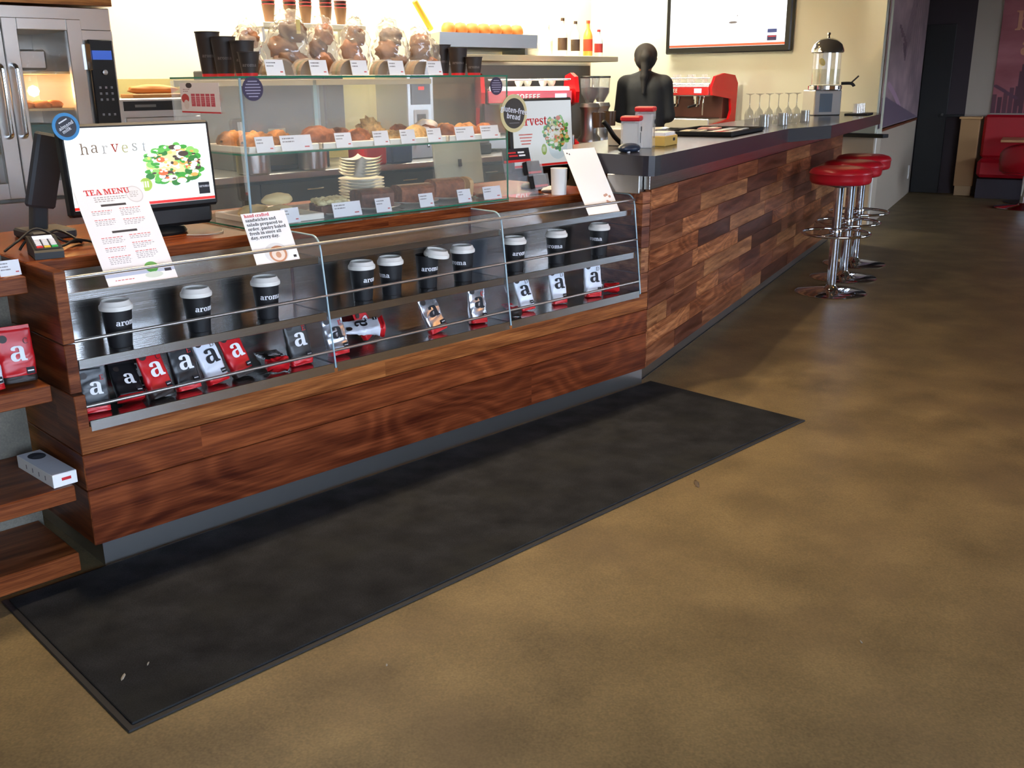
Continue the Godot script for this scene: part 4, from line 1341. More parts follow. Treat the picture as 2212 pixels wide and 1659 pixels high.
	var near := ["the croissants", "the long dark bun", "the round orange-brown bun", "the knotted pastry", "the yellow scone", "the sugared bun", "the golden rolls", "the browned roll", "the white rolls", "the cream-topped slices", "the chocolate cake", "the brownie loaf", "the cut loaf cake", "the small biscuits", "the first wrapped sandwich", "the second wrapped sandwich", "the third wrapped sandwich", "the fourth wrapped sandwich", "the fifth wrapped sandwich"]
	for j in cards.size():
		var q3 = cards[j]
		var p3 := on_z(q3[0], q3[1], -0.262)
		var wide: float = 0.13 if j in [1, 9] else (0.105 if j in [6, 7, 13] else 0.074)
		price_card("shelf_card", "small white price card in front of " + near[j], wide, 0.055, Vector3(p3.x, q3[2], -0.262 if j < 14 else -0.285), 0.0, "price cards of the pastry case", 1.0, 2, j)
	# lower level: plates with cakes
	y = CY0 + 0.0065
	tray("white serving tray of pale rolls on the case floor", Vector3(0.955, y, -0.45), 0.27, 0.34, "white trays on the case floor")
	for j in 4:
		single("white_roll", ["pale floury roll at the front of the tray", "pale floury roll at the tray's side", "pale floury roll at the back of the tray", "pale floury roll lying across the others"][j], "roll", lump(Vector3(0.075, 0.024, 0.036), 80 + j, 0.2, 1.2, 0.3), mat(c8(226, 206, 150), 0.7), Vector3(0.93 + 0.05 * (j % 2), y + 0.024 + (0.046 if j == 3 else 0.0), [-0.33, -0.425, -0.52, -0.425][j]), Vector3(0, 0.25, 0), "pale rolls on the tray")
	var oval := plate(0.11)
	for q4 in [[1.19, -0.375, "under the cream-topped slices"], [1.40, -0.385, "under the chocolate cake"], [1.625, -0.41, "under the brownie loaf"], [1.84, -0.43, "under the cut loaf cake"]]:
		single("cake_plate", "white cake plate " + q4[2], "plate", oval, m.china, Vector3(q4[0], y, q4[1]), Vector3.ZERO, "cake plates")
	y += 0.0085
	for j in 3:
		var t := thing("chocolate_slice", ["chocolate slice with cream at the front of the plate", "chocolate slice with cream in the middle of the plate", "chocolate slice with cream at the back of the plate"][j], "cake slice", Vector3(1.165 + 0.02 * j, y, -0.33 - 0.052 * j), 0.15, "cream-topped slices")
		part(t, "cake", box(0.15, 0.035, 0.042, 0.004), choc, Vector3(0, 0.0175, 0))
		for c in 4:
			part(t, "cream", lump(Vector3(0.02, 0.012, 0.018), 7 + c, 0.4, 1.5), cream, Vector3(-0.055 + 0.036 * c, 0.042, 0))
	var loaf := func(called: String, label: String, at: Vector3, size: Vector3, skin: Material, cut: Material) -> void:
		var t := thing(called, label, "cake", at, -0.12, "cakes on the case floor")
		var pr := [Vector2(-size.z / 2 * 0.9, 0), Vector2(size.z / 2 * 0.9, 0), Vector2(size.z / 2, size.y * 0.75)]
		for a in 7:
			var an := PI * a / 6.0
			pr.append(Vector2(cos(an) * size.z / 2 * 0.96, size.y * 0.75 + sin(an) * size.y * 0.25))
		pr.append(Vector2(-size.z / 2, size.y * 0.75))
		part(t, "crust", prism(pr, size.x), skin, Vector3(-size.x / 2, 0, 0), Vector3(0, PI / 2, 0))
		if cut != null:
			part(t, "cut_face", prism(pr, 0.002), cut, Vector3(size.x / 2, 0, 0), Vector3(0, PI / 2, 0))
			part(t, "slice", prism(pr, 0.018), cut, Vector3(size.x / 2 + 0.02, 0, 0.01), Vector3(0, PI / 2, 0.06))
	loaf.call("chocolate_cake", "dark chocolate loaf cake behind its price card", Vector3(1.39, y, -0.38), Vector3(0.15, 0.075, 0.10), choc, null)
	loaf.call("brownie_loaf", "brown loaf cake beside the stack of plates", Vector3(1.615, y, -0.40), Vector3(0.16, 0.075, 0.10), brown, null)
	loaf.call("loaf_cake", "brown loaf cake cut open to a pale inside", Vector3(1.82, y, -0.43), Vector3(0.15, 0.082, 0.10), brown, mat(c8(222, 184, 128), 0.8))
	for j in 2:
		single("biscuit", ["small brown biscuit by the pane", "small brown biscuit beside the loaf cake"][j], "biscuit", lump(Vector3(0.03, 0.012, 0.03), 90 + j, 0.3, 1.5, 0.3), brown, Vector3(1.965 - 0.01 * j, CY0 + 0.0155, -0.34 - 0.08 * j), Vector3.ZERO, "biscuits")
	# stacked plates behind the cakes
	var big := plate(0.098)
	for j in 8:
		single("round_plate", "large white plate in the stack behind the cakes" if j > 0 else "lowest large white plate of the stack", "plate", big, m.china, Vector3(1.50 + 0.001 * (j % 3), CY0 + 0.0065 + 0.0128 * j, -0.60), Vector3.ZERO, "stacked round plates")
	var sq := square_plate(0.135)
	for j in 6:
		single("square_plate", "small square white plate stacked on the round plates" if j < 5 else "topmost small square white plate with turned-up corners", "plate", sq, m.china, Vector3(1.50, CY0 + 0.0065 + 0.0128 * 8 + 0.004 + 0.0125 * j, -0.60), Vector3(0, 0.05 * j, 0), "stacked square plates")

func build_case_top() -> void:
	# sample cups with a red foot
	var cups := [[455, -0.63, 0.155, 0.030, 0.044, "tallest brown sample cup at the end of the pastry case"], [488, -0.53, 0.135, 0.030, 0.044, "second tallest brown sample cup beside the tallest"], [528, -0.43, 0.118, 0.029, 0.042, "medium brown sample cup in front of a bread bag"], [540, -0.335, 0.078, 0.026, 0.037, "smallest brown sample cup at the front of its row"],
		[955, -0.54, 0.125, 0.028, 0.040, "brown sample cup standing behind the fifth price card"], [990, -0.45, 0.110, 0.029, 0.041, "brown sample cup next to the small cup by the coffee machine"], [1024, -0.38, 0.072, 0.026, 0.036, "small brown sample cup at the right end of the case"]]
	for q in cups:
		var p := on_z(q[0], 158, q[1])
		var t := thing("sample_cup", q[5], "cup", Vector3(p.x, CY1, q[1]), atan2(cam_at.x - p.x, cam_at.z - q[1]), "sample cups on the pastry case")
		var h: float = q[2]
		var r0: float = q[3]
		var r1: float = q[4]
		part(t, "cup_body", lathe([Vector2(0, 0.002), Vector2(r0, 0.0), Vector2(r1, h), Vector2(r1 + 0.0018, h + 0.001), Vector2(r1 + 0.0018, h + 0.004), Vector2(r1 - 0.001, h + 0.004), Vector2(r0 - 0.002, 0.004), Vector2(0, 0.004)], 32), m.cup_brown)
		part(t, "red_band", lathe([Vector2(r0 + 0.0004, 0.0005), Vector2(lerpf(r0, r1, 0.011 / h) + 0.0005, 0.011)], 32), m.red)
		part(t, "lettering", round_letters("aroma", 0.016, serif_bold, h * 0.48, r0, r1, h), mat(c8(110, 100, 98), 0.7))
	# bags of bread in clear wrap
	var spots := [[535, 0.06, 0.18, -0.60, "small clear bread bag behind the sample cups"], [625, 0.088, 0.215, -0.50, "tallest clear bag of brown bread with a yellow label"], [698, 0.066, 0.205, -0.52, "clear bag of brown bread next to the tallest bag"], [768, 0.068, 0.20, -0.48, "clear bag of brown bread above the third price card"], [845, 0.085, 0.20, -0.50, "clear bag of brown bread above the fourth price card"], [912, 0.075, 0.18, -0.50, "clear bag of crumpled wrap beside the right sample cups"]]
	var k := 0
	for q in spots:
		var p := on_z(q[0], 150, q[3])
		var t := thing("bread_bag", q[4], "bread bag", Vector3(p.x, CY1, q[3]), 0.3 * k, "bread bags on the pastry case")
		var r: float = q[1]
		var h: float = q[2]
		part(t, "wrap", lump(Vector3(r, h / 2, r * 0.9), 200 + k, 0.35, 1.5, 0.12, 24, 32), m.clear_bag, Vector3(0, h * 0.46, 0))
		for j in 4:
			part(t, "loaf", lump(Vector3(r * 0.62, h * 0.21, r * 0.55), 300 + k * 7 + j, 0.35, 1.4, 0.2), [mat(c8(138, 92, 62), 0.7), mat(c8(112, 80, 58), 0.7), mat(c8(160, 104, 66), 0.7)][(k + j) % 3], Vector3([-0.4, 0.35, -0.1, 0.25][j] * r, h * [0.21, 0.22, 0.48, 0.74][j], [0.2, 0.1, -0.2, 0.1][j] * r))
		part(t, "tied_end", lump(Vector3(r * 0.62, h * 0.2, r * 0.5), 400 + k, 0.5, 1.8, 0.0, 16, 24), m.clear_bag, Vector3(0.2 * r, h * 0.92, 0))
		if k == 1:
			part(t, "label_sticker", box(0.016, 0.05, 0.001), mat(c8(232, 204, 120), 0.6), Vector3(-0.01, h * 0.82, r * 0.75), Vector3(0, -0.5, 0))
		k += 1
	# wrapped sandwiches standing behind the price cards
	var arc := []
	for a in 13:
		arc.append(Vector2(cos(PI * a / 12.0) * 0.062, sin(PI * a / 12.0) * 0.062))
	var arc_in := []
	for v in arc:
		arc_in.append(v * 0.86 + Vector2(0, 0.003))
	k = 0
	for x in [603, 668, 752, 832, 908]:
		var p := on_z(x, 150, -0.34)
		var t := thing("wrapped_sandwich", ["wrapped half sandwich with a pale filling by the sample cups", "wrapped half sandwich with a green filling behind the second card", "wrapped half sandwich behind the third card", "wrapped half sandwich behind the fourth card", "wrapped half sandwich with a tomato filling behind the fifth card"][k], "sandwich", Vector3(p.x, CY1, -0.385), 0.1, "wrapped sandwiches on the pastry case")
		part(t, "film", prism(arc, 0.06), m.clear_bag)
		part(t, "bread", prism(arc_in, 0.018), mat(c8(128, 100, 66), 0.8), Vector3(0, 0.001, 0.005))
		part(t, "filling", prism(arc_in, 0.012), mat([c8(150, 136, 96), c8(74, 82, 44), c8(96, 90, 50), c8(84, 80, 46), c8(130, 90, 50)][k], 0.8), Vector3(0, 0.001, 0.024))
		part(t, "bread", prism(arc_in, 0.017), mat(c8(120, 94, 64), 0.8), Vector3(0, 0.001, 0.037))
		k += 1

# ---------------------------------------------------------------- behind the counter
func build_oven() -> void:
	var t := thing("combi_oven", "tall steel oven with glass doors, bar handles and a black control panel", "oven", Vector3(0, 0, -2.42))
	var st := start()
	add_box(st, Vector3(0.745, 0.44, -0.37), Vector3(1.10, 0.88, 0.70), 0.004)
	add_box(st, Vector3(0.745, 1.765, -0.37), Vector3(1.10, 0.11, 0.70), 0.004)
	add_box(st, Vector3(0.215, 1.295, -0.37), Vector3(0.04, 0.83, 0.70))
	add_box(st, Vector3(1.21, 1.295, -0.37), Vector3(0.17, 0.83, 0.70))
	add_box(st, Vector3(0.745, 1.295, -0.70), Vector3(1.06, 0.83, 0.04))
	part(t, "body", done(st), m.plain_steel)
	for k in 2:
		var x0: float = 0.20 if k == 0 else 0.742
		var x1: float = 0.738 if k == 0 else 1.125
		var wx0: float = x0 + 0.07
		var wx1: float = x1 - 0.075
		st = start()
		add_box(st, Vector3((x0 + wx0) / 2, 1.33, 0.0), Vector3(wx0 - x0, 0.86, 0.035), 0.003)
		add_box(st, Vector3((x1 + wx1) / 2, 1.33, 0.0), Vector3(x1 - wx1, 0.86, 0.035), 0.003)
		add_box(st, Vector3((wx0 + wx1) / 2, 1.733, 0.0), Vector3(wx1 - wx0, 0.055, 0.035), 0.003)
		add_box(st, Vector3((wx0 + wx1) / 2, 0.94, 0.0), Vector3(wx1 - wx0, 0.08, 0.035), 0.003)
		var d := part(t, "door", done(st), m.plain_steel)
		part(d, "pane", box(wx1 - wx0, 0.726, 0.006), m.glass, Vector3((wx0 + wx1) / 2, 1.343, 0.0))
		var hx: float = 0.70 if k == 0 else 0.768
		part(d, "handle", tube(bend([Vector3(hx, 1.20, 0.018), Vector3(hx, 1.21, 0.06), Vector3(hx, 1.25, 0.066), Vector3(hx, 1.49, 0.066), Vector3(hx, 1.53, 0.06), Vector3(hx, 1.54, 0.018)], 5), 0.011, 12), m.chrome)
	for y in [1.505, 1.325, 1.12]:
		part(t, "rack_shelf", box(0.96, 0.012, 0.55), mat(c8(176, 168, 140), 0.4, 0.5), Vector3(0.70, y, -0.36))
	part(t, "teal_tray", box(0.25, 0.12, 0.3, 0.01), mat(c8(46, 110, 118), 0.5), Vector3(0.90, 1.19, -0.3))
	part(t, "steel_pan", box(0.3, 0.10, 0.3, 0.01), m.plain_steel, Vector3(0.86, 1.57, -0.34))
	for x in [0.82, 0.96]:
		var b := part(t, "oven_lamp", lathe([Vector2(0, -0.03), Vector2(0.022, -0.02), Vector2(0.03, 0), Vector2(0.022, 0.02), Vector2(0, 0.03)], 16), glow(c8(255, 206, 140), 9.0), Vector3(x, 1.415, -0.30))
		var l := OmniLight3D.new()
		l.name = "light"
		l.light_color = c8(255, 190, 116)
		l.light_energy = 0.14
		l.light_size = 0.03
		l.omni_range = 20.0
		l.omni_attenuation = 2.0
		l.shadow_enabled = true
		b.add_child(l)
	for k in 4:
		part(t, "loaf", lump(Vector3(0.05, 0.025, 0.07), 500 + k, 0.3, 1.3, 0.3), mat(c8(196, 118, 58), 0.7), Vector3(0.80 + 0.07 * k, 1.345, -0.16 - 0.04 * (k % 2)))
	# control panel
	var p := part(t, "control_panel", box(0.125, 0.56, 0.02, 0.004), m.black, Vector3(1.212, 1.385, 0.01))
	part(p, "display", box(0.10, 0.045, 0.003), glow(c8(58, 96, 190), 0.5), Vector3(0.0, 0.205, 0.011))
	part(p, "dial", cyl(0.014, 0.02, 20, 0.003), m.plain_steel, Vector3(0.0, 0.12, 0.018), Vector3(PI / 2, 0, 0))
	for r in 3:
		for c in 3:
			part(p, "button", box(0.012, 0.012, 0.004, 0.001), mat(c8(150, 150, 156), 0.5), Vector3(-0.03 + 0.03 * c, 0.045 - 0.03 * r, 0.011))
	for c in 3:
		part(p, "button", box(0.012, 0.012, 0.004, 0.001), mat(c8(150, 150, 156), 0.5), Vector3(-0.03 + 0.03 * c, -0.09, 0.011))
	part(t, "steam_vent", box(0.03, 0.13, 0.03, 0.004), m.chrome, Vector3(1.137, 1.58, 0.025))
	struct("soffit", box(2.4, 0.9, 0.75), m.soffit, Vector3(0.11, 2.28, -2.81)).set_meta("label", "walnut soffit above the oven")

func build_back_counter() -> void:
	var t := thing("back_counter", "long steel-topped back counter along the bright wall", "counter", Vector3(3.62, 0, -2.815))
	part(t, "top", box(4.58, 0.04, 0.75, 0.004), m.plain_steel, Vector3(0, 0.90, 0))
	for k in 6:
		var d := part(t, "cabinet_door", box(0.755, 0.74, 0.02, 0.003), m.dark_grey, Vector3(-1.90 + 0.76 * k, 0.49, 0.35))
		part(d, "handle", tube([Vector3(-0.06, 0.32, 0.022), Vector3(0.06, 0.32, 0.022)], 0.005, 8), m.chrome)
	part(t, "body", box(4.56, 0.76, 0.66), m.dark_grey, Vector3(0, 0.50, 0))
	part(t, "plinth", box(4.5, 0.12, 0.6), m.black, Vector3(0, 0.06, -0.03))
	single("splashback", "yellow-beige splashback panel on the wall behind the back counter", "splashback", box(2.72, 0.55, 0.01), mat(c8(206, 194, 128), 0.5), Vector3(2.69, 1.2, -3.192))
	var top := 0.9205
	# countertop oven
	t = thing("countertop_oven", "small steel countertop oven with a dark control strip and a knob", "oven", Vector3(1.56, top, -2.80))
	part(t, "body", box(0.50, 0.44, 0.50, 0.006), m.plain_steel, Vector3(0, 0.23, 0))
	part(t, "control_strip", box(0.44, 0.05, 0.01), m.black, Vector3(0.02, 0.41, 0.253))
	part(t, "print", box(0.12, 0.014, 0.004), m.ink_grey, Vector3(-0.08, 0.41, 0.258))
	part(t, "door", box(0.44, 0.30, 0.02, 0.004), m.plain_steel, Vector3(0.02, 0.2, 0.255))
	part(t, "knob", cyl(0.018, 0.03, 20, 0.004), m.black, Vector3(-0.06, 0.31, 0.28), Vector3(PI / 2, 0, 0))
	for f in [[-0.22, -0.22], [0.22, -0.22], [-0.22, 0.22], [0.22, 0.22]]:
		part(t, "foot", cyl(0.015, 0.012, 12), m.black, Vector3(f[0], 0.006, f[1]))
	single("bread_board", "wooden bread board on top of the small steel oven", "board", box(0.32, 0.022, 0.16, 0.004), mat(c8(170, 112, 54), 0.6), Vector3(1.60, top + 0.4615, -2.68))
	single("baguette", "short golden baguette on the bread board", "bread", lump(Vector3(0.15, 0.028, 0.035), 71, 0.2, 1.4, 0.2), mat(c8(196, 128, 60), 0.7), Vector3(1.60, top + 0.494, -2.68))
	# paper dispenser, grey fridge, pots
	t = thing("drinks_fridge", "tall dark grey drinks fridge behind the pastry case", "fridge", Vector3(2.42, top, -2.905))
	part(t, "body", box(0.62, 0.60, 0.55, 0.006), m.dark_grey, Vector3(0, 0.30, 0))
	part(t, "door", box(0.56, 0.54, 0.012, 0.002), mat(c8(96, 92, 80), 0.4), Vector3(0, 0.30, 0.282))
	part(t, "handle", tube([Vector3(0.22, 0.12, 0.31), Vector3(0.22, 0.46, 0.31)], 0.008, 8), m.chrome)
	part(t, "label_plate", box(0.12, 0.03, 0.004), mat(c8(180, 176, 140), 0.5), Vector3(-0.08, 0.24, 0.29))
	part(t, "side_cabinet", box(0.16, 0.34, 0.40, 0.006), mat(c8(72, 68, 60), 0.5), Vector3(0.395, 0.40, 0.04))
	part(t, "side_post", box(0.08, 0.24, 0.2, 0.004), mat(c8(72, 68, 60), 0.5), Vector3(0.36, 0.12, 0.04))
	var pot := func(at: Vector3, r: float, h: float, label: String) -> void:
		var o := thing("steel_pot", label, "pot", at, 0.0, "steel pots")
		part(o, "pot_body", lathe([Vector2(0, 0), Vector2(r - 0.01, 0), Vector2(r, 0.01), Vector2(r, h), Vector2(r + 0.006, h + 0.004), Vector2(r - 0.003, h + 0.004), Vector2(r - 0.004, 0.012), Vector2(0, 0.01)], 36), m.plain_steel)
		for s in [-1, 1]:
			part(o, "handle", tube(bend([Vector3(s * r, h * 0.7, -0.04), Vector3(s * (r + 0.035), h * 0.7, -0.03), Vector3(s * (r + 0.035), h * 0.7, 0.03), Vector3(s * r, h * 0.7, 0.04)], 5), 0.005, 8), m.plain_steel)
	pot.call(Vector3(2.10, top, -2.515), 0.10, 0.22, "broad steel pot nearest the small oven")
	pot.call(Vector3(2.52, top, -2.515), 0.09, 0.20, "narrower steel pot in front of the grey fridge")
	# dispenser with red digits
	t = thing("water_boiler", "upright steel water boiler with a red digital display", "boiler", Vector3(3.55, top, -2.86))
	part(t, "body", box(0.24, 0.60, 0.36, 0.006), m.plain_steel, Vector3(0, 0.30, 0))
	part(t, "panel", box(0.17, 0.20, 0.01, 0.002), mat(c8(56, 60, 76), 0.3), Vector3(0, 0.47, 0.184))
	part(t, "display", box(0.05, 0.022, 0.004), glow(c8(255, 40, 30), 1.2), Vector3(0, 0.48, 0.19))
	part(t, "notice", box(0.13, 0.15, 0.003), m.paper, Vector3(0, 0.26, 0.183))
	part(t, "notice_print", box(0.08, 0.09, 0.002), m.dark_grey, Vector3(0, 0.26, 0.1855))
	part(t, "tap", tube(bend([Vector3(0, 0.12, 0.18), Vector3(0, 0.12, 0.24), Vector3(0, 0.08, 0.25)], 5), 0.01, 8), m.chrome)
	t = thing("sandwich_press", "low black sandwich press with a steel lid beside the boiler", "press", Vector3(3.98, top, -2.80))
	part(t, "base", box(0.40, 0.08, 0.36, 0.01), m.black, Vector3(0, 0.04, 0))
	part(t, "lid", box(0.40, 0.07, 0.36, 0.015), m.plain_steel, Vector3(0, 0.125, -0.01), Vector3(0.1, 0, 0))
	part(t, "handle", tube(bend([Vector3(-0.14, 0.13, 0.17), Vector3(-0.13, 0.16, 0.24), Vector3(0.13, 0.16, 0.24), Vector3(0.14, 0.13, 0.17)], 6), 0.009, 8), m.black)
	for q in [[2.98, m.red, "red plastic storage box on the back counter"], [3.20, mat(c8(64, 92, 130), 0.5), "blue plastic storage box on the back counter"]]:
		t = thing("storage_box", q[2], "box", Vector3(q[0], top, -2.56), 0.0, "storage boxes")
		part(t, "tub", box(0.18, 0.15, 0.2, 0.012), q[1], Vector3(0, 0.075, 0))
		part(t, "lid", box(0.19, 0.014, 0.21, 0.004), m.white, Vector3(0, 0.157, 0))
	single("white_board", "blank white notice board on the wall behind the case", "board", box(0.30, 0.26, 0.02, 0.003), mat(c8(232, 236, 220), 0.5), Vector3(4.22, 1.36, -3.185))
	# the back of a grey tablet till on the counter
	t = thing("tablet_till", "pale grey tablet till seen from behind through the pastry case", "till", Vector3(2.23, 0.9455, -0.80), 0.1)
	part(t, "back_shell", box(0.34, 0.235, 0.014, 0.005), mat(c8(176, 186, 170), 0.5), Vector3(0, 0.128, 0), Vector3(-0.12, 0, 0))
	part(t, "port_cover", box(0.022, 0.035, 0.004), m.dark_grey, Vector3(0.0, 0.12, 0.012), Vector3(-0.12, 0, 0))
	part(t, "stand", box(0.16, 0.012, 0.12, 0.003), m.dark_grey, Vector3(0, 0.006, -0.03))

func build_wall_shelves() -> void:
	var sy := 1.615
	var t := thing("wall_shelf", "cream wall shelf over the coffee machine with a dark panel below", "shelf", Vector3(4.98, sy, -3.02))
	part(t, "board", box(1.86, 0.045, 0.34, 0.004), mat(c8(206, 196, 160), 0.5))
	part(t, "splash_panel", box(1.86, 0.62, 0.012), mat(c8(112, 104, 84), 0.4), Vector3(0, -0.36, -0.158))
	var top := sy + 0.0228
	# steel trough of golden buns
	t = thing("steel_trough", "sloping steel trough on legs above the wall shelf", "rack", Vector3(4.40, top, -3.02))
	part(t, "trough", prism([Vector2(-0.16, 0.05), Vector2(0.16, 0.03), Vector2(0.17, 0.12), Vector2(-0.17, 0.15)], 1.02), m.plain_steel, Vector3(-0.51, 0, 0), Vector3(0, PI / 2, 0))
	for x in [-0.42, 0.42]:
		part(t, "leg", box(0.03, 0.05, 0.26), mat(c8(176, 168, 140), 0.4), Vector3(x, 0.025, 0))
	var bun := lathe([Vector2(0.001, 0), Vector2(0.05, 0), Vector2(0.056, 0.015), Vector2(0.052, 0.045), Vector2(0.036, 0.07), Vector2(0.001, 0.08)], 24)
	var gold := mat(c8(188, 108, 40), 0.6)
	for k in 7:
		single("golden_bun", "domed golden bun in the row on the steel trough", "bun", bun, gold, Vector3(4.07 + 0.118 * k, top + 0.150, -2.96), Vector3.ZERO, "golden buns in a row")
	single("yellow_scoop", "yellow scoop sticking up at the end of the trough", "scoop", tube([Vector3(3.935, top + 0.172, -3.0), Vector3(3.79, top + 0.36, -3.0)], 0.022, 10), mat(c8(232, 190, 60), 0.5))
	t = thing("white_jug", "rounded white jug on the wall shelf", "jug", Vector3(4.985, top, -3.0))
	part(t, "jug_body", lathe([Vector2(0, 0), Vector2(0.05, 0), Vector2(0.065, 0.03), Vector2(0.06, 0.09), Vector2(0.045, 0.12), Vector2(0.05, 0.13), Vector2(0.042, 0.13), Vector2(0.03, 0.02), Vector2(0, 0.015)], 28), m.china)
	part(t, "handle", tube(bend([Vector3(0.058, 0.03, 0), Vector3(0.095, 0.05, 0), Vector3(0.09, 0.10, 0), Vector3(0.05, 0.11, 0)], 5), 0.006, 8), m.china)
	var k := 0
	for q in [[5.18, 0.042, 0.24, c8(242, 240, 230), c8(236, 230, 214), "white syrup bottle nearest the jug"], [5.36, 0.040, 0.30, c8(240, 236, 226), c8(70, 48, 30), "white bottle with a dark stripe"], [5.52, 0.038, 0.28, c8(238, 234, 222), c8(60, 44, 34), "second white bottle with a dark stripe and cap"], [5.68, 0.040, 0.29, c8(232, 150, 60), c8(206, 60, 30), "orange and red syrup bottle"], [5.82, 0.036, 0.22, c8(190, 214, 216), c8(150, 40, 40), "short pale blue bottle at the shelf's end"]]:
		var b := thing("syrup_bottle", q[5], "bottle", Vector3(q[0], top, -3.0), 0.0, "bottles on the wall shelf")
		var r: float = q[1]
		var h: float = q[2]
		part(b, "bottle_body", lathe([Vector2(0, 0), Vector2(r, 0), Vector2(r, h * 0.55), Vector2(r * 0.8, h * 0.66), Vector2(r * 0.35, h * 0.78), Vector2(r * 0.33, h * 0.92), Vector2(0, h * 0.92)], 24), mat(q[3], 0.35))
		part(b, "label_band", lathe([Vector2(r + 0.0006, h * 0.15), Vector2(r + 0.0006, h * 0.48)], 24), mat(q[4], 0.6))
		part(b, "cap", cyl(r * 0.4, h * 0.08, 16), mat(q[4], 0.5), Vector3(0, h * 0.96, 0))
		k += 1
	# paper cups stacked on a high shelf
	t = thing("high_shelf", "narrow cream shelf high on the wall carrying paper cups", "shelf", Vector3(2.88, 1.80, -3.05))
	part(t, "board", box(0.80, 0.03, 0.28, 0.003), m.cream)
	for x in [-0.36, 0.36]:
		part(t, "bracket", box(0.02, 0.09, 0.2, 0.002), m.white, Vector3(x, -0.058, -0.03))
	var cup := lathe([Vector2(0, 0.0), Vector2(0.028, 0), Vector2(0.042, 0.11), Vector2(0.044, 0.114), Vector2(0.04, 0.114), Vector2(0.026, 0.004), Vector2(0, 0.004)], 28)
	var rim := ring(0.0425, 0.002, 28)
	var tall := [3, 5, 4, 5, 3]
	for c in 5:
		for j in tall[c]:
			t = thing("paper_cup", ["brown paper cup with red rim in the low end stack", "brown paper cup with red rim in the tall second stack", "brown paper cup with red rim in the middle stack", "brown paper cup with red rim in the tall fourth stack", "brown paper cup with red rim in the stack towards the bar"][c], "cup", Vector3(2.60 + 0.14 * c, 1.8155 + 0.022 * j, -3.03 + 0.03 * (c % 2)), 0.0, "paper cups on the high shelf")
			part(t, "cup_body", cup, mat(c8(96, 66, 44), 0.6) if j == 0 else m.cup_brown)
			part(t, "rim", rim, m.red, Vector3(0, 0.113, 0))

func espresso(called: String, label: String, at: Vector3, turn: float, w: float) -> Node3D:
	var t := thing(called, label, "coffee machine", at, turn)
	part(t, "base_tray", box(w, 0.10, 0.46, 0.008), m.plain_steel, Vector3(0, 0.07, 0))
	for f in [[-1, -1], [1, -1], [-1, 1], [1, 1]]:
		part(t, "foot", cyl(0.025, 0.02, 16), m.black, Vector3(f[0] * (w / 2 - 0.06), 0.01, f[1] * 0.18))
	part(t, "drip_grille", box(w - 0.08, 0.008, 0.24), m.dark_steel, Vector3(0, 0.124, 0.10))
	part(t, "back_panel", box(w - 0.06, 0.30, 0.16), mat(c8(96, 52, 46), 0.35, 0.3), Vector3(0, 0.25, -0.14))
	part(t, "head", box(w - 0.04, 0.13, 0.42, 0.02), m.plain_steel, Vector3(0, 0.415, -0.01))
	var fp := part(t, "front_panel", box(w - 0.05, 0.09, 0.015, 0.003), m.red_gloss, Vector3(0, 0.405, 0.208))
	letters(fp, "COFFEE", 0.055, sans_bold, m.ink_white, Vector3(-0.02, 0, 0.009))
	part(fp, "display", box(0.09, 0.045, 0.004), glow(c8(206, 216, 255), 1.0), Vector3(w * 0.34, 0.0, 0.009))
	part(t, "top_rail", tube([Vector3(-w / 2 + 0.03, 0.53, 0.19), Vector3(w / 2 - 0.03, 0.53, 0.19)], 0.007, 8), m.chrome)
	for s in [-1, 1]:
		var pr := []
		for v in [Vector2(-0.22, 0.0), Vector2(0.24, 0.0), Vector2(0.24, 0.04), Vector2(-0.10, 0.09), Vector2(-0.14, 0.18), Vector2(-0.12, 0.30), Vector2(0.22, 0.34), Vector2(0.24, 0.42), Vector2(0.18, 0.53), Vector2(0.02, 0.56), Vector2(-0.18, 0.54), Vector2(-0.24, 0.46)]:
			pr.append(v)
		part(t, "side_panel", prism(pr, 0.03), m.red_gloss, Vector3(s * (w / 2) + (0.03 if s > 0 else 0.0), 0.02, 0), Vector3(0, -PI / 2, 0))
	for g in 3:
		var gx := (g - 1) * w * 0.27
		var gr := part(t, "group_head", lathe([Vector2(0, 0.0), Vector2(0.036, 0.0), Vector2(0.038, 0.03), Vector2(0.045, 0.05), Vector2(0.045, 0.09), Vector2(0, 0.09)], 24), m.chrome, Vector3(gx, 0.27, 0.12))
		part(gr, "portafilter", lathe([Vector2(0, -0.035), Vector2(0.02, -0.033), Vector2(0.033, -0.01), Vector2(0.036, 0.0), Vector2(0, 0.001)], 20), m.chrome)
		part(gr, "handle", tube([Vector3(0, -0.012, 0.03), Vector3(0.01, -0.03, 0.17)], 0.013, 10), m.black)
	part(t, "steam_wand", tube(bend([Vector3(w * 0.42, 0.36, 0.2), Vector3(w * 0.43, 0.30, 0.24), Vector3(w * 0.42, 0.16, 0.23)], 6), 0.006, 8), m.chrome)
	return t

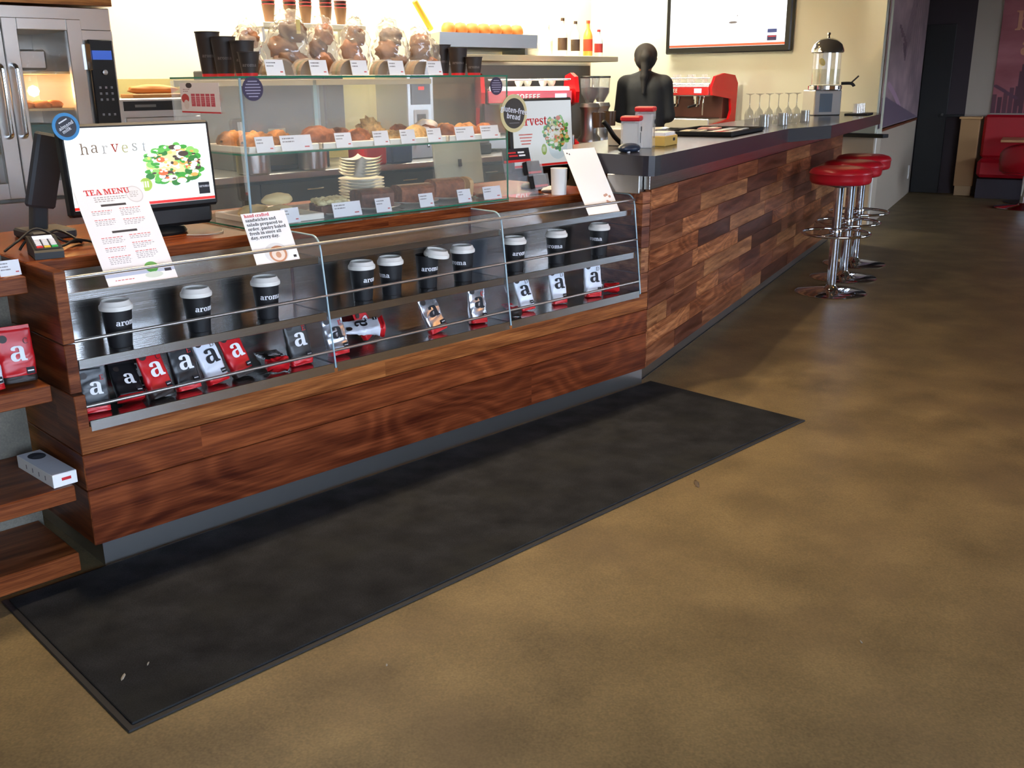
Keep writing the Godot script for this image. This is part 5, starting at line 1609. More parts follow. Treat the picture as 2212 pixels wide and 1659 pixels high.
func build_coffee_corner() -> void:
	var top := 0.9205
	espresso("espresso_machine", "red and steel espresso machine on the back counter beside the pastry case", Vector3(4.70, top, -2.78), deg_to_rad(-36), 0.70)
	for k in 6:
		single("china_cup", "white china cup warming on the espresso machine by the case", "cup", lathe([Vector2(0, 0), Vector2(0.02, 0), Vector2(0.034, 0.03), Vector2(0.036, 0.055), Vector2(0.033, 0.055), Vector2(0.018, 0.005), Vector2(0, 0.005)], 20), m.china, Vector3(4.48 + 0.078 * k, top + 0.4805, -2.90 + 0.055 * k - 0.04 * (k % 2)), Vector3.ZERO, "cups on the first espresso machine")
	# grinder
	var grinder := func(at: Vector3, label: String) -> void:
		var t := thing("coffee_grinder", label, "grinder", at, 0.0, "coffee grinders")
		part(t, "foot_plate", box(0.20, 0.03, 0.30, 0.008), m.plain_steel, Vector3(0, 0.015, 0))
		part(t, "column", lathe([Vector2(0.095, 0.03), Vector2(0.095, 0.06), Vector2(0.07, 0.09), Vector2(0.07, 0.28), Vector2(0.085, 0.31), Vector2(0.075, 0.34), Vector2(0, 0.34)], 28), m.plain_steel, Vector3(0, 0, -0.03))
		part(t, "doser", lathe([Vector2(0, 0.15), Vector2(0.05, 0.15), Vector2(0.055, 0.27), Vector2(0, 0.27)], 24), mat(c8(80, 58, 40), 0.25), Vector3(0, 0, 0.075))
		part(t, "hopper", lathe([Vector2(0.03, 0.34), Vector2(0.075, 0.42), Vector2(0.08, 0.54), Vector2(0.076, 0.54), Vector2(0.07, 0.42), Vector2(0.026, 0.345)], 28), m.clear, Vector3(0, 0, -0.03))
		part(t, "beans", lathe([Vector2(0, 0.345), Vector2(0.028, 0.345), Vector2(0.068, 0.42), Vector2(0.07, 0.46), Vector2(0, 0.47)], 24), mat(c8(60, 38, 24), 0.6), Vector3(0, 0, -0.03))
		part(t, "hopper_lid", cyl(0.084, 0.016, 28, 0.003), m.dark_steel, Vector3(0, 0.548, -0.03))
	grinder.call(Vector3(5.36, top, -2.66), "steel coffee grinder with a bean hopper beside the espresso machine")
	grinder.call(Vector3(5.66, top, -2.80), "second steel coffee grinder at the end of the back counter")
	single("tamper_scoop", "black long-handled scoop leaning on the back counter", "scoop", tube(bend([Vector3(3.02, 1.1305, -0.42), Vector3(2.97, 1.17, -0.43), Vector3(2.93, 1.22, -0.44), Vector3(2.90, 1.245, -0.445)], 5), 0.012, 10), m.black)
	# second back counter below the screen
	var t := thing("machine_counter", "dark counter below the wall screen carrying the second coffee machine", "counter", Vector3(8.14, 0, -3.95))
	part(t, "top", box(0.68, 0.04, 3.1, 0.004), m.plain_steel, Vector3(0, 0.90, 0))
	part(t, "body", box(0.62, 0.88, 3.06), m.dark_grey, Vector3(0.02, 0.44, 0))
	espresso("espresso_machine", "red espresso machine with cups on top below the wall screen", Vector3(8.14, top, -3.77), -PI / 2, 1.0)
	for k in 8:
		single("glass_tumbler", "clear tumbler standing on the second espresso machine", "glass", lathe([Vector2(0, 0), Vector2(0.03, 0), Vector2(0.036, 0.09), Vector2(0.034, 0.09), Vector2(0.028, 0.006), Vector2(0, 0.006)], 20), m.clear, Vector3(8.03 + 0.09 * (k % 2), top + 0.4805, -4.15 + 0.095 * k), Vector3.ZERO, "tumblers on the second espresso machine")
	# wall screen
	t = thing("television", "large wall-mounted television showing a white picture with a red lower edge", "television", Vector3(8.455, 2.175, -3.465))
	part(t, "frame", box(0.07, 0.93, 1.57, 0.012), m.black_gloss)
	var im := canvas(480, 270, Color(1, 1, 1))
	bar_px(im, 0, 0.97, 1, 0.03, Color(0.95, 0.35, 0.2))
	bar_px(im, 0.86, 0.805, 0.075, 0.045, Color(0.2, 0.24, 0.42))
	bar_px(im, 0.86, 0.885, 0.075, 0.065, Color(0.18, 0.14, 0.26))
	bar_px(im, 0.865, 0.892, 0.065, 0.012, Color(0.8, 0.2, 0.22))
	disc_px(im, 0.565, 0.70, 0.035, 0.014, Color(0.4, 0.36, 0.34))
	disc_px(im, 0.60, 0.62, 0.006, 0.006, Color(0.5, 0.48, 0.46))
	part(t, "screen_panel", box(1.45, 0.80, 0.003), lit_mat(im, 1.5), Vector3(-0.036, 0.0, 0), Vector3(0, -PI / 2, 0))
	single("wall_socket", "small wall socket beside the staff member", "socket", box(0.012, 0.09, 0.09, 0.002), m.white, Vector3(8.492, 1.12, -4.96))

# ---------------------------------------------------------------- on the bar
func build_bar_things() -> void:
	var y := 1.1205
	# straw boxes with red lids
	var k := 0
	for q in [[2.84, -0.215, 0.135, "clear straw box with a red lid behind the card reader"], [2.985, -0.245, 0.175, "taller clear straw box with a red lid and dark print"]]:
		var t := thing("straw_box", q[3], "dispenser", Vector3(q[0], y, q[1]), 0.5, "straw boxes")
		var h: float = q[2]
		for s in [-1, 1]:
			part(t, "wall", box(0.003, h, 0.085), m.acrylic, Vector3(s * 0.045, h / 2, 0))
			part(t, "wall", box(0.087, h, 0.003), m.acrylic, Vector3(0, h / 2, s * 0.043))
		part(t, "inner_card", box(0.07, h * 0.92, 0.07), mat(c8(214, 206, 196), 0.7), Vector3(0, h * 0.47, 0))
		part(t, "lid", box(0.10, 0.024, 0.096, 0.006), m.red, Vector3(0, h + 0.012, 0))
		part(t, "print", box(0.022, 0.022, 0.001), m.ink, Vector3(0.02, h * 0.72, 0.0455))
		part(t, "print", box(0.008, 0.05, 0.001), m.ink, Vector3(0.0, h * 0.42, 0.0455))
		k += 1
	var t := thing("bar_card_reader", "dark blue rounded card reader lying on the bar's end", "card reader", Vector3(2.715, y, -0.125), 0.25)
	part(t, "body", lump(Vector3(0.085, 0.024, 0.045), 3, 0.05, 1.0, 0.4, 14, 28), mat(c8(34, 46, 66), 0.35), Vector3(0, 0.0165, 0))
	for f in [-0.05, 0.05]:
		part(t, "foot", cyl(0.008, 0.006, 10), m.ink_white, Vector3(f, 0.003, 0.02))
	single("white_carton", "small white carton standing behind the straw boxes", "carton", box(0.12, 0.085, 0.09, 0.004), m.white, Vector3(3.06, y + 0.0425, -0.47), Vector3(0, 0.4, 0))
	t = thing("napkin_box", "yellow cardboard box of napkins beside the straw boxes", "box", Vector3(3.20, y, -0.30), BAR_TURN)
	part(t, "box", box(0.20, 0.05, 0.10, 0.003), mat(c8(206, 168, 84), 0.7), Vector3(0, 0.025, 0))
	part(t, "print", box(0.03, 0.015, 0.001), m.ink, Vector3(0.04, 0.03, 0.0506))
	for j in 5:
		part(t, "napkin", box(0.18, 0.003, 0.09), m.paper, Vector3(0, 0.052 + 0.0035 * j, -0.002 * j), Vector3(0, 0.04 * (j % 3), 0))
	# tray of papers and cutlery
	var c := on_y(1530, 287, 1.12)
	t = thing("bar_tray", "flat black tray lying on the bar top", "tray", Vector3(c.x, y, c.z + 0.05), BAR_TURN)
	var st := start()
	add_box(st, Vector3(0, 0.004, 0), Vector3(0.74, 0.008, 0.42), 0.002)
	for s in [-1.0, 1.0]:
		add_box(st, Vector3(s * 0.37, 0.014, 0), Vector3(0.012, 0.026, 0.42), 0.004)
		add_box(st, Vector3(0, 0.014, s * 0.21), Vector3(0.74, 0.026, 0.012), 0.004)
	part(t, "pan", done(st), m.black)
	var base := t.position
	for j in 5:
		var at: Vector3 = base + d_bar * [-0.24, -0.03, 0.18, -0.13, 0.22][j] + n_bar * [0.08, 0.09, 0.08, -0.10, -0.10][j] + Vector3(0, 0.0095 + 0.0002 * j, 0)
		t = thing("folded_leaflet", ["white and red folded leaflet at the near end of the tray", "white leaflet in the middle of the tray", "blue and white leaflet at the far end of the tray", "cream leaflet at the back of the tray", "pink leaflet at the tray's far corner"][j], "leaflet", at, BAR_TURN + 0.07 * (j - 2), "leaflets on the bar tray")
		part(t, "pages", box(0.19, 0.012, 0.13, 0.002), [m.paper, m.paper, mat(c8(180, 196, 216), 0.7), mat(c8(226, 216, 190), 0.7), mat(c8(216, 150, 140), 0.7)][j], Vector3(0, 0.006, 0))
		part(t, "cover_band", box(0.19, 0.001, 0.04), [m.ink_red, mat(c8(90, 86, 84), 0.7), m.ink, m.ink_grey, m.paper][j], Vector3(0, 0.0126, 0.02))
	for j in 7:
		single("wooden_stirrer", "pale wooden stirrer spread behind the black tray", "stirrer", box(0.15, 0.003, 0.008, 0.001), mat(c8(226, 206, 170), 0.7), base - n_bar * (0.24 + 0.014 * j) + d_bar * (-0.20 + 0.01 * j) + Vector3(0, 0.0018, 0), Vector3(0, BAR_TURN + 0.1 * j - 0.3, 0), "stirrers behind the tray")
	single("white_dish", "long white dish behind the black tray on the bar", "dish", lathe([Vector2(0, 0), Vector2(0.11, 0), Vector2(0.15, 0.02), Vector2(0.155, 0.024), Vector2(0.14, 0.022), Vector2(0.1, 0.006), Vector2(0, 0.005)], 32, 0.5), m.china, base - n_bar * 0.40 + d_bar * 0.02, Vector3(0, BAR_TURN, 0))
	# upside-down wine glasses
	var wine := lathe([Vector2(0.030, 0), Vector2(0.035, 0.03), Vector2(0.035, 0.06), Vector2(0.027, 0.09), Vector2(0.008, 0.112), Vector2(0.004, 0.125), Vector2(0.004, 0.20), Vector2(0.010, 0.208), Vector2(0.032, 0.213), Vector2(0.032, 0.216), Vector2(0, 0.216)], 28)
	var glass_wine := mat(Color(0.5, 0.52, 0.52, 0.32), 0.03, 0.0, {"transparency": BaseMaterial3D.TRANSPARENCY_ALPHA, "metallic_specular": 0.9})
	k = 0
	for q in [[1617, 266], [1638, 266], [1659, 265], [1679, 264], [1700, 263], [1718, 262]]:
		var p := on_y(q[0], q[1], 1.12)
		single("wine_glass", "upside-down wine glass in the row on the bar", "glass", wine, glass_wine, Vector3(p.x, y, p.z), Vector3.ZERO, "upside-down wine glasses")
		k += 1
	var tumbler := lathe([Vector2(0.036, 0), Vector2(0.038, 0.002), Vector2(0.034, 0.085), Vector2(0, 0.087), Vector2(0, 0.08), Vector2(0.030, 0.079), Vector2(0.035, 0.0)], 24)
	for q in [[1650, 274], [1690, 270], [1738, 262]]:
		var p := on_y(q[0], q[1], 1.12)
		single("tumbler", "low upside-down tumbler in front of the wine glasses", "glass", tumbler, glass_wine, Vector3(p.x, y, p.z), Vector3.ZERO, "tumblers on the bar")
	# juice dispenser
	t = thing("juice_dispenser", "glass juice dispenser with a chrome dome and tap on a steel stand", "dispenser", Vector3(7.52, y, -1.76), -0.6)
	part(t, "stand", box(0.26, 0.22, 0.24, 0.008), m.plain_steel, Vector3(-0.02, 0.11, 0))
	part(t, "stand_window", box(0.12, 0.16, 0.004), mat(c8(120, 140, 160), 0.15, 0.5), Vector3(-0.04, 0.11, 0.121))
	part(t, "collar", lathe([Vector2(0.14, 0.22), Vector2(0.15, 0.225), Vector2(0.15, 0.255), Vector2(0.14, 0.26)], 36), m.chrome)
	part(t, "tank", lathe([Vector2(0.0, 0.262), Vector2(0.125, 0.262), Vector2(0.125, 0.54), Vector2(0.121, 0.54), Vector2(0.121, 0.268), Vector2(0, 0.268)], 36), m.clear)
	part(t, "ice_tube", cyl(0.04, 0.27, 24), mat(Color(0.9, 0.92, 0.94, 0.35), 0.1, 0.0, {"transparency": BaseMaterial3D.TRANSPARENCY_ALPHA}), Vector3(0, 0.405, 0))
	part(t, "juice", lathe([Vector2(0.042, 0.27), Vector2(0.119, 0.27), Vector2(0.119, 0.40), Vector2(0.042, 0.40)], 32), mat(Color(0.86, 0.84, 0.5, 0.35), 0.05, 0.0, {"transparency": BaseMaterial3D.TRANSPARENCY_ALPHA}))
	part(t, "lemon_slice", cyl(0.035, 0.008, 20), mat(c8(226, 190, 50), 0.5), Vector3(-0.07, 0.46, 0.05), Vector3(1.2, 0.4, 0))
	part(t, "dome", lathe([Vector2(0.14, 0.54), Vector2(0.145, 0.545), Vector2(0.143, 0.565), Vector2(0.125, 0.61), Vector2(0.09, 0.645), Vector2(0.05, 0.662), Vector2(0.012, 0.668), Vector2(0.008, 0.685), Vector2(0.016, 0.695), Vector2(0.014, 0.71), Vector2(0, 0.715)], 40), m.chrome)
	part(t, "tap", tube(bend([Vector3(0.125, 0.275, 0.06), Vector3(0.20, 0.275, 0.10), Vector3(0.225, 0.25, 0.11)], 5), 0.014, 10), m.black)
	part(t, "tap_lever", tube([Vector3(0.205, 0.285, 0.10), Vector3(0.255, 0.34, 0.125)], 0.007, 8), m.black)
	t = thing("drip_tray", "black drip tray with upturned glasses beside the juice dispenser", "tray", Vector3(7.74, y, -1.52), BAR_TURN)
	part(t, "pan", box(0.36, 0.016, 0.2, 0.004), m.black, Vector3(0, 0.008, 0))
	for j in 4:
		single("juice_glass", "clear juice glass upturned on the black drip tray", "glass", tumbler, m.clear, Vector3(7.74, y + 0.0165, -1.52) + d_bar * (-0.13 + 0.085 * j), Vector3.ZERO, "juice glasses")

# ---------------------------------------------------------------- far end of the room
func build_far_end() -> void:
	# printed mural beside the bar
	var im := canvas(256, 320, c8(112, 78, 104))
	var nz := noise(51, 0.012, 4)
	for y in 320:
		for x in 256:
			var v := nz.get_noise_2d(x, y) * 0.16
			im.set_pixel(x, y, Color(0.57 + v, 0.48 + v * 0.8, 0.49 + v * 0.8))
	for k in 5:
		for j in 220:
			disc_px(im, 0.72 - 0.0016 * j + 0.02 * k, 0.10 + 0.0024 * j + 0.012 * k, 0.005, 0.004, c8(96, 72, 84))
	for k in 7:
		bar_px(im, 0.24 + 0.03 * k, 0.52 + 0.012 * k, 0.05, 0.02 + 0.006 * (k % 3), c8(88, 66, 76))
		bar_px(im, 0.36 + 0.012 * k, 0.60 + 0.012 * k, 0.10 - 0.012 * k, 0.013, c8(80, 60, 70))
	for k in 4:
		bar_px(im, 0.62 + 0.06 * k, 0.0, 0.012, 0.86, c8(118, 92, 102))
	for j in 60:
		disc_px(im, 0.12 + 0.008 * j, 0.80 + 0.0022 * j + 0.00002 * j * j, 0.03, 0.014, c8(172, 138, 158))
	for j in 60:
		bar_px(im, 0.0, 0.86 + 0.0023 * j, 0.1 + 0.015 * j, 0.006, c8(98, 84, 100))
	var mid := bar(7.80, 0.158, 2.0)
	single("wall_mural_print", "large purple printed wall mural with dark rigging shapes beside the bar", "mural", box(3.36, 2.08, 0.006), print_mat(im, 0.5), mid, Vector3(0, BAR_TURN, 0))
	# red mural on the far wall
	im = canvas(300, 256, c8(150, 74, 82))
	for y in 256:
		for x in 300:
			var v := nz.get_noise_2d(x * 0.7 + 900, y * 2.0) * 0.10
			im.set_pixel(x, y, Color(0.66 + v, 0.38 + v, 0.40 + v))
	var r := RandomNumberGenerator.new()
	r.seed = 8
	for k in 34:
		bar_px(im, 0.03 * k, 0.93 - r.randf_range(0.0, 0.09), 0.026, 0.2, Color(0.34, 0.2, 0.25).lerp(Color(0.44, 0.26, 0.3), r.randf()))
	bar_px(im, 0.13, 0.76, 0.045, 0.2, c8(92, 54, 66))
	bar_px(im, 0.143, 0.72, 0.018, 0.05, c8(92, 54, 66))
	for j in 40:
		disc_px(im, 0.01 + 0.003 * j, 0.84 + 0.0018 * j, 0.012, 0.008, c8(100, 62, 78))
	var q := bar(9.69, 2.02, 2.03)
	var mu := thing("far_mural", "reddish printed mural with a skyline and pale letters above the booth", "mural", q, BAR_TURN - PI / 2)
	part(mu, "print", box(2.06, 2.05, 0.006), print_mat(im, 0.6))
	var pale := mat(c8(214, 150, 120), 0.7)
	letters(mu, "be", 0.30, serif_bold, pale, Vector3(-0.70, 0.05, 0.005))
	letters(mu, "all", 0.30, serif_bold, pale, Vector3(-0.60, -0.24, 0.005))
	# dark door at the end of the passage
	var d := struct("door_1", box(0.34, 2.07, 0.04, 0.004), m.black, bar(9.675, 0.32, 1.035), BAR_TURN - PI / 2)
	part(d, "door_handle", cyl(0.015, 0.08, 12), m.dark_steel, Vector3(0.12, -0.05, 0.03), Vector3(PI / 2, 0, 0))
	struct("trim_4", box(0.30, 0.03, 0.05, 0.003), m.black, bar(9.67, 0.55, 0.97), BAR_TURN - PI / 2)
	# booth end post and red booth
	var t := thing("booth_post", "pale wooden end post with a flat cap beside the red booth", "post", bar(9.56, 0.79, 0), BAR_TURN - PI / 2)
	part(t, "foot", box(0.19, 0.12, 0.18, 0.004), mat(c8(190, 156, 112), 0.5), Vector3(0, 0.06, 0))
	part(t, "panel", box(0.22, 0.82, 0.22, 0.004), mat(c8(176, 134, 86), 0.55), Vector3(0, 0.53, 0))
	part(t, "cap", box(0.26, 0.025, 0.25, 0.004), mat(c8(214, 168, 110), 0.5), Vector3(0, 0.953, 0))
	t = thing("booth_bench", "long red upholstered booth bench below the reddish mural", "bench", bar(9.42, 2.05, 0), BAR_TURN - PI / 2)
	part(t, "base", box(2.2, 0.24, 0.42, 0.004), m.plum, Vector3(0, 0.12, -0.02))
	part(t, "seat", box(2.22, 0.22, 0.5, 0.04), m.red_vinyl, Vector3(0, 0.37, 0.04))
	part(t, "backrest", box(2.22, 0.52, 0.14, 0.03), m.red_vinyl, Vector3(0, 0.73, -0.17))
	# table and tub chair
	t = thing("cafe_table", "small tan-topped cafe table in front of the red booth", "table", bar(8.95, 1.52, 0))
	part(t, "base_plate", lathe([Vector2(0, 0), Vector2(0.24, 0), Vector2(0.24, 0.01), Vector2(0.03, 0.03)], 32), m.dark_steel)
	part(t, "pole", cyl(0.03, 0.70, 20), m.chrome, Vector3(0, 0.36, 0))
	part(t, "table_top", box(0.60, 0.03, 0.68, 0.006), mat(c8(206, 150, 100), 0.4), Vector3(0, 0.725, 0), Vector3(0, BAR_TURN, 0))
	t = thing("tub_chair", "round-backed red vinyl chair on a chrome pedestal at the cafe table", "chair", bar(8.35, 1.50, 0), BAR_TURN - PI / 2)
	part(t, "base_plate", lathe([Vector2(0, 0), Vector2(0.30, 0), Vector2(0.303, 0.008), Vector2(0.29, 0.016), Vector2(0.06, 0.04), Vector2(0.04, 0.06)], 40), m.chrome)
	part(t, "pole", cyl(0.035, 0.36, 24), m.chrome, Vector3(0, 0.21, 0))
	part(t, "seat", cyl(0.26, 0.10, 40, 0.03), m.red_vinyl, Vector3(0, 0.43, 0))
	var st := SurfaceTool.new()
	st.begin(Mesh.PRIMITIVE_TRIANGLES)
	var n := 28
	var prof := [Vector2(0.25, 0.40), Vector2(0.285, 0.42), Vector2(0.30, 0.55), Vector2(0.30, 0.70), Vector2(0.28, 0.735), Vector2(0.255, 0.70), Vector2(0.245, 0.55), Vector2(0.24, 0.42)]
	for k in n:
		for j in prof.size():
			var v := []
			for e in [[0, 0], [1, 0], [1, 1], [0, 1]]:
				var u := float(k + e[0]) / n
				var a := lerpf(-0.25, PI + 0.25, u)
				var pr: Vector2 = prof[(j + e[1]) % prof.size()]
				var hh := 0.40 + (pr.y - 0.40) * (0.55 + 0.45 * sin(PI * u))
				v.append(Vector3(cos(a) * pr.x, hh, sin(a) * pr.x))
			for w in [0, 1, 2, 0, 2, 3]:
				st.set_uv(Vector2.ZERO)
				st.add_vertex(v[w])
	st.generate_normals()
	part(t, "backrest", st.commit(), m.red_vinyl)
	single("wall_plate", "small white switch plate low on the beige wall by the stools", "switch", box(0.07, 0.16, 0.012, 0.002), m.white, bar(8.72, 0.206, 0.335), Vector3(0, BAR_TURN, 0))
	var sc := on_y(1505, 1045, 0.0)
	single("scuff_mark", "short dark scuff mark on the concrete floor beside the mat", "scuff", lump(Vector3(0.034, 0.0005, 0.009), 77, 0.6, 1.6), mat(c8(92, 78, 60), 0.8), sc + Vector3(0, 0.0006, 0), Vector3(0, 0.75, 0))
	# scuffs and crumbs on the mat and floor
	var scrap := ["small pale paper scrap near the mat's corner", "tiny pale crumb on the black mat", "tiny pale crumb on the concrete floor near the mat", "tiny pale crumb alone on the concrete floor"]
	var k2 := 0
	for g in [[266, 1463, 0.0118, 0.015, 0.004], [320, 1434, 0.0118, 0.008, 0.002], [835, 1437, 0.0002, 0.006, 0.0025], [1860, 1387, 0.0002, 0.007, 0.0025]]:
		var p := on_y(g[0], g[1], g[2])
		single("paper_scrap", scrap[k2], "scrap", lump(Vector3(g[3], 0.0012, g[4]), 5 + k2, 0.4, 1.4), mat(c8(150, 148, 140), 0.9), p + Vector3(0, 0.001, 0), Vector3(0, 0.9, 0), "scraps on the floor")
		k2 += 1

# ---------------------------------------------------------------- the staff member
# smooth union of tapered capsules [a, b, ra, rb], meshed as surface nets
func nets(bones: Array, cell: float, blend: float, squash := Vector3.ONE) -> ArrayMesh:
	var lo := Vector3(9, 9, 9)
	var hi := Vector3(-9, -9, -9)
	for b in bones:
		var rr: float = maxf(b[2], b[3])
		lo = lo.min(b[0] - Vector3.ONE * rr).min(b[1] - Vector3.ONE * rr)
		hi = hi.max(b[0] + Vector3.ONE * rr).max(b[1] + Vector3.ONE * rr)
	lo -= Vector3.ONE * cell * 3
	hi += Vector3.ONE * cell * 3
	var nx := int((hi.x - lo.x) / cell) + 1
	var ny := int((hi.y - lo.y) / cell) + 1
	var nzz := int((hi.z - lo.z) / cell) + 1
	var f := PackedFloat32Array()
	f.resize(nx * ny * nzz)
	f.fill(1.0)
	for b in bones:
		var a: Vector3 = b[0]
		var d: Vector3 = b[1] - a
		var dd := maxf(d.length_squared(), 1e-9)
		var rm: float = maxf(b[2], b[3]) + blend + cell * 2
		var l: Vector3 = (a.min(b[1]) - Vector3.ONE * rm - lo) / cell
		var h: Vector3 = (a.max(b[1]) + Vector3.ONE * rm - lo) / cell
		for k in range(maxi(0, int(l.z)), mini(nzz, int(h.z) + 1)):
			for j in range(maxi(0, int(l.y)), mini(ny, int(h.y) + 1)):
				var row := (k * ny + j) * nx
				for i in range(maxi(0, int(l.x)), mini(nx, int(h.x) + 1)):
					var p := lo + Vector3(i, j, k) * cell
					var t := clampf((p - a).dot(d) / dd, 0.0, 1.0)
					var v := p.distance_to(a + d * t) - lerpf(b[2], b[3], t)
					var o := f[row + i]
					var hh := clampf(0.5 + 0.5 * (o - v) / blend, 0.0, 1.0)
					f[row + i] = lerpf(o, v, hh) - blend * hh * (1.0 - hh)
	var at := {}
	var vs := []
	var st := SurfaceTool.new()
	st.begin(Mesh.PRIMITIVE_TRIANGLES)
	var sy := nx
	var sz := nx * ny
	var offs := [0, 1, sy, sy + 1, sz, sz + 1, sz + sy, sz + sy + 1]
	var edges := [[0, 1], [2, 3], [4, 5], [6, 7], [0, 2], [1, 3], [4, 6], [5, 7], [0, 4], [1, 5], [2, 6], [3, 7]]
	for k in nzz - 1:
		for j in ny - 1:
			var row := k * sz + j * sy
			for i in nx - 1:
				var q := row + i
				var s := 0
				for c in 8:
					if f[q + offs[c]] < 0.0:
						s += 1
				if s == 0 or s == 8:
					continue
				var sum := Vector3.ZERO
				var n := 0
				for e in edges:
					var fa := f[q + offs[e[0]]]
					var fb := f[q + offs[e[1]]]
					if (fa < 0.0) != (fb < 0.0):
						var t := fa / (fa - fb)
						var pa := Vector3(e[0] & 1, (e[0] >> 1) & 1, (e[0] >> 2) & 1)
						var pb := Vector3(e[1] & 1, (e[1] >> 1) & 1, (e[1] >> 2) & 1)
						sum += pa.lerp(pb, t)
						n += 1
				at[q] = vs.size()
				vs.append((lo + (Vector3(i, j, k) + sum / n) * cell) * squash)
	for q in at:
		for ax in 3:
			var step: int = [1, sy, sz][ax]
			var u: int = [sy, sz, 1][ax]
			var w: int = [sz, 1, sy][ax]
			if q + step >= f.size() or (f[q] < 0.0) == (f[q + step] < 0.0):
				continue
			if not (at.has(q - u) and at.has(q - w) and at.has(q - u - w)):
				continue
			var quad4 := [at[q], at[q - u], at[q - u - w], at[q - w]]
			if f[q] < 0.0:
				quad4.reverse()
			for c in [0, 1, 2, 0, 2, 3]:
				st.set_uv(Vector2.ZERO)
				st.add_vertex(vs[quad4[c]])
	st.generate_normals()
	return st.commit()

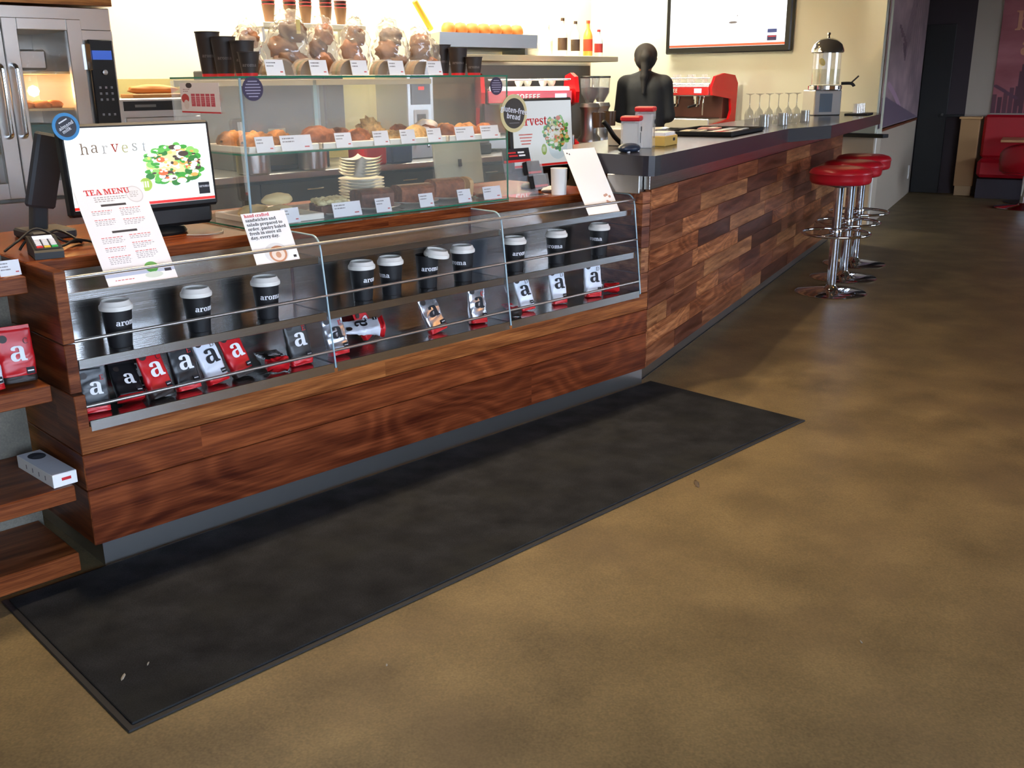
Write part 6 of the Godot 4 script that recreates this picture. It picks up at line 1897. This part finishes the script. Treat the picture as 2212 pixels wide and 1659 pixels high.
func build_person() -> void:
	var t := thing("person", "person in a black shirt with dark tied-back hair, standing with their back turned", "person", Vector3(6.2, 0, -2.78), deg_to_rad(128))
	t.scale = Vector3.ONE * 1.02
	var v := func(x: float, y: float, z: float) -> Vector3: return Vector3(x, y, z)
	var body := [
		[v.call(0, 1.605, 0.012), v.call(0, 1.56, 0.028), 0.088, 0.076], [v.call(0, 1.53, 0.04), v.call(0, 1.505, 0.055), 0.05, 0.035], [v.call(0, 1.575, 0.10), v.call(0, 1.555, 0.118), 0.012, 0.013],
		[v.call(0, 1.50, -0.005), v.call(0, 1.40, -0.02), 0.052, 0.06],
		[v.call(-0.08, 1.565, 0.01), v.call(-0.083, 1.585, 0.0), 0.014, 0.018], [v.call(0.08, 1.565, 0.01), v.call(0.083, 1.585, 0.0), 0.014, 0.018],
		[v.call(-0.14, 1.375, -0.01), v.call(0.14, 1.375, -0.01), 0.06, 0.06], [v.call(0, 1.34, 0), v.call(0, 1.18, 0.0), 0.13, 0.115], [v.call(0, 1.12, 0), v.call(0, 0.95, 0), 0.115, 0.14]]
	for s in [-1.0, 1.0]:
		body.append([v.call(s * 0.168, 1.375, -0.01), v.call(s * 0.205, 1.115, 0.01), 0.055, 0.043])
		body.append([v.call(s * 0.205, 1.115, 0.01), v.call(s * 0.15, 1.06, 0.235), 0.042, 0.028])
		# palm, four fingers and a thumb
		body.append([v.call(s * 0.15, 1.06, 0.235), v.call(s * 0.128, 1.052, 0.31), 0.028, 0.03])
		for g in 4:
			var gx: float = s * (0.15 - 0.017 * g)
			var ln: float = [0.045, 0.056, 0.060, 0.052][g]
			body.append([v.call(gx, 1.05, 0.318), v.call(gx - s * 0.004, 1.047, 0.318 + ln * 0.6), 0.0095, 0.009])
			body.append([v.call(gx - s * 0.004, 1.047, 0.318 + ln * 0.6), v.call(gx - s * 0.006, 1.026, 0.318 + ln), 0.009, 0.008])
		body.append([v.call(s * 0.118, 1.058, 0.275), v.call(s * 0.088, 1.05, 0.31), 0.013, 0.011])
		body.append([v.call(s * 0.088, 1.05, 0.31), v.call(s * 0.082, 1.04, 0.338), 0.011, 0.009])
		body.append([v.call(s * 0.088, 0.92, 0.0), v.call(s * 0.10, 0.50, 0.02), 0.088, 0.058])
		body.append([v.call(s * 0.10, 0.50, 0.02), v.call(s * 0.105, 0.09, -0.015), 0.056, 0.036])
		body.append([v.call(s * 0.105, 0.055, -0.03), v.call(s * 0.115, 0.035, 0.13), 0.042, 0.033])
	var o := part(t, "body", nets(body, 0.0115, 0.02), mat(c8(150, 104, 78), 0.6, 0.0, {"subsurf_scatter_enabled": true, "subsurf_scatter_strength": 0.1}))
	var shirt := [[v.call(0, 1.435, -0.018), v.call(0, 1.40, -0.018), 0.07, 0.08], [v.call(-0.145, 1.378, -0.01), v.call(0.145, 1.378, -0.01), 0.073, 0.073], [v.call(-0.05, 1.34, -0.005), v.call(-0.05, 1.16, 0.0), 0.135, 0.122], [v.call(0.05, 1.34, -0.005), v.call(0.05, 1.16, 0.0), 0.135, 0.122], [v.call(-0.04, 1.12, 0), v.call(-0.045, 0.90, 0), 0.128, 0.150], [v.call(0.04, 1.12, 0), v.call(0.045, 0.90, 0), 0.128, 0.150]]
	for s in [-1.0, 1.0]:
		shirt.append([v.call(s * 0.17, 1.378, -0.01), v.call(s * 0.207, 1.115, 0.008), 0.070, 0.058])
		shirt.append([v.call(s * 0.207, 1.115, 0.008), v.call(s * 0.17, 1.085, 0.13), 0.056, 0.046])
	part(o, "shirt", nets(shirt, 0.0125, 0.03), mat(c8(30, 31, 32), 0.85))
	var legs := []
	for s in [-1.0, 1.0]:
		legs.append([v.call(s * 0.085, 0.93, 0.0), v.call(s * 0.10, 0.50, 0.02), 0.108, 0.078])
		legs.append([v.call(s * 0.10, 0.50, 0.02), v.call(s * 0.105, 0.12, -0.012), 0.076, 0.058])
	part(o, "trousers", nets(legs, 0.014, 0.02), mat(c8(26, 27, 32), 0.9))
	for s in [-1.0, 1.0]:
		part(o, "shoe", nets([[v.call(s * 0.105, 0.052, -0.035), v.call(s * 0.116, 0.042, 0.145), 0.052, 0.042]], 0.012, 0.01), m.black)
	var hair := [[v.call(0, 1.615, -0.012), v.call(0, 1.585, -0.03), 0.098, 0.092], [v.call(0, 1.625, 0.03), v.call(0, 1.62, 0.0), 0.086, 0.09], [v.call(0, 1.63, -0.10), v.call(0, 1.60, -0.118), 0.04, 0.046], [v.call(0, 1.58, -0.115), v.call(0.01, 1.44, -0.13), 0.036, 0.03], [v.call(0.01, 1.44, -0.13), v.call(0.012, 1.30, -0.15), 0.03, 0.012]]
	part(o, "hair", nets(hair, 0.009, 0.02), mat(c8(24, 20, 18), 0.8))
	var eye := lathe([Vector2(0, -0.011), Vector2(0.008, -0.008), Vector2(0.011, 0), Vector2(0.008, 0.008), Vector2(0, 0.011)], 12)
	for s in [-1.0, 1.0]:
		part(o, "eye", eye, m.ink_white, v.call(s * 0.033, 1.582, 0.085))
	part(o, "lips", lump(Vector3(0.022, 0.007, 0.008), 3, 0.1), mat(c8(140, 76, 70), 0.5), v.call(0, 1.525, 0.092))

func _ready() -> void:
	set_camera()
	set_environment()
	make_materials()
	build_lights()
	build_room()
	build_counter()
	build_rack(0.0, 0.881, "steel display rack with three shelves, the bay below the tea menu and the till screen")
	build_rack(0.881, 1.754, "steel display rack with three shelves, the middle bay between two glass panes")
	build_rack(1.754, 2.612, "steel display rack with three shelves, the bay beside the bar")
	build_bar()
	build_mat()
	build_stools()
	build_cups()
	build_bags()
	build_menus()
	build_end_shelves()
	build_counter_things()
	build_pastry_case()
	build_pastries()
	build_case_top()
	build_oven()
	build_back_counter()
	build_wall_shelves()
	build_coffee_corner()
	build_bar_things()
	build_far_end()
	build_person()
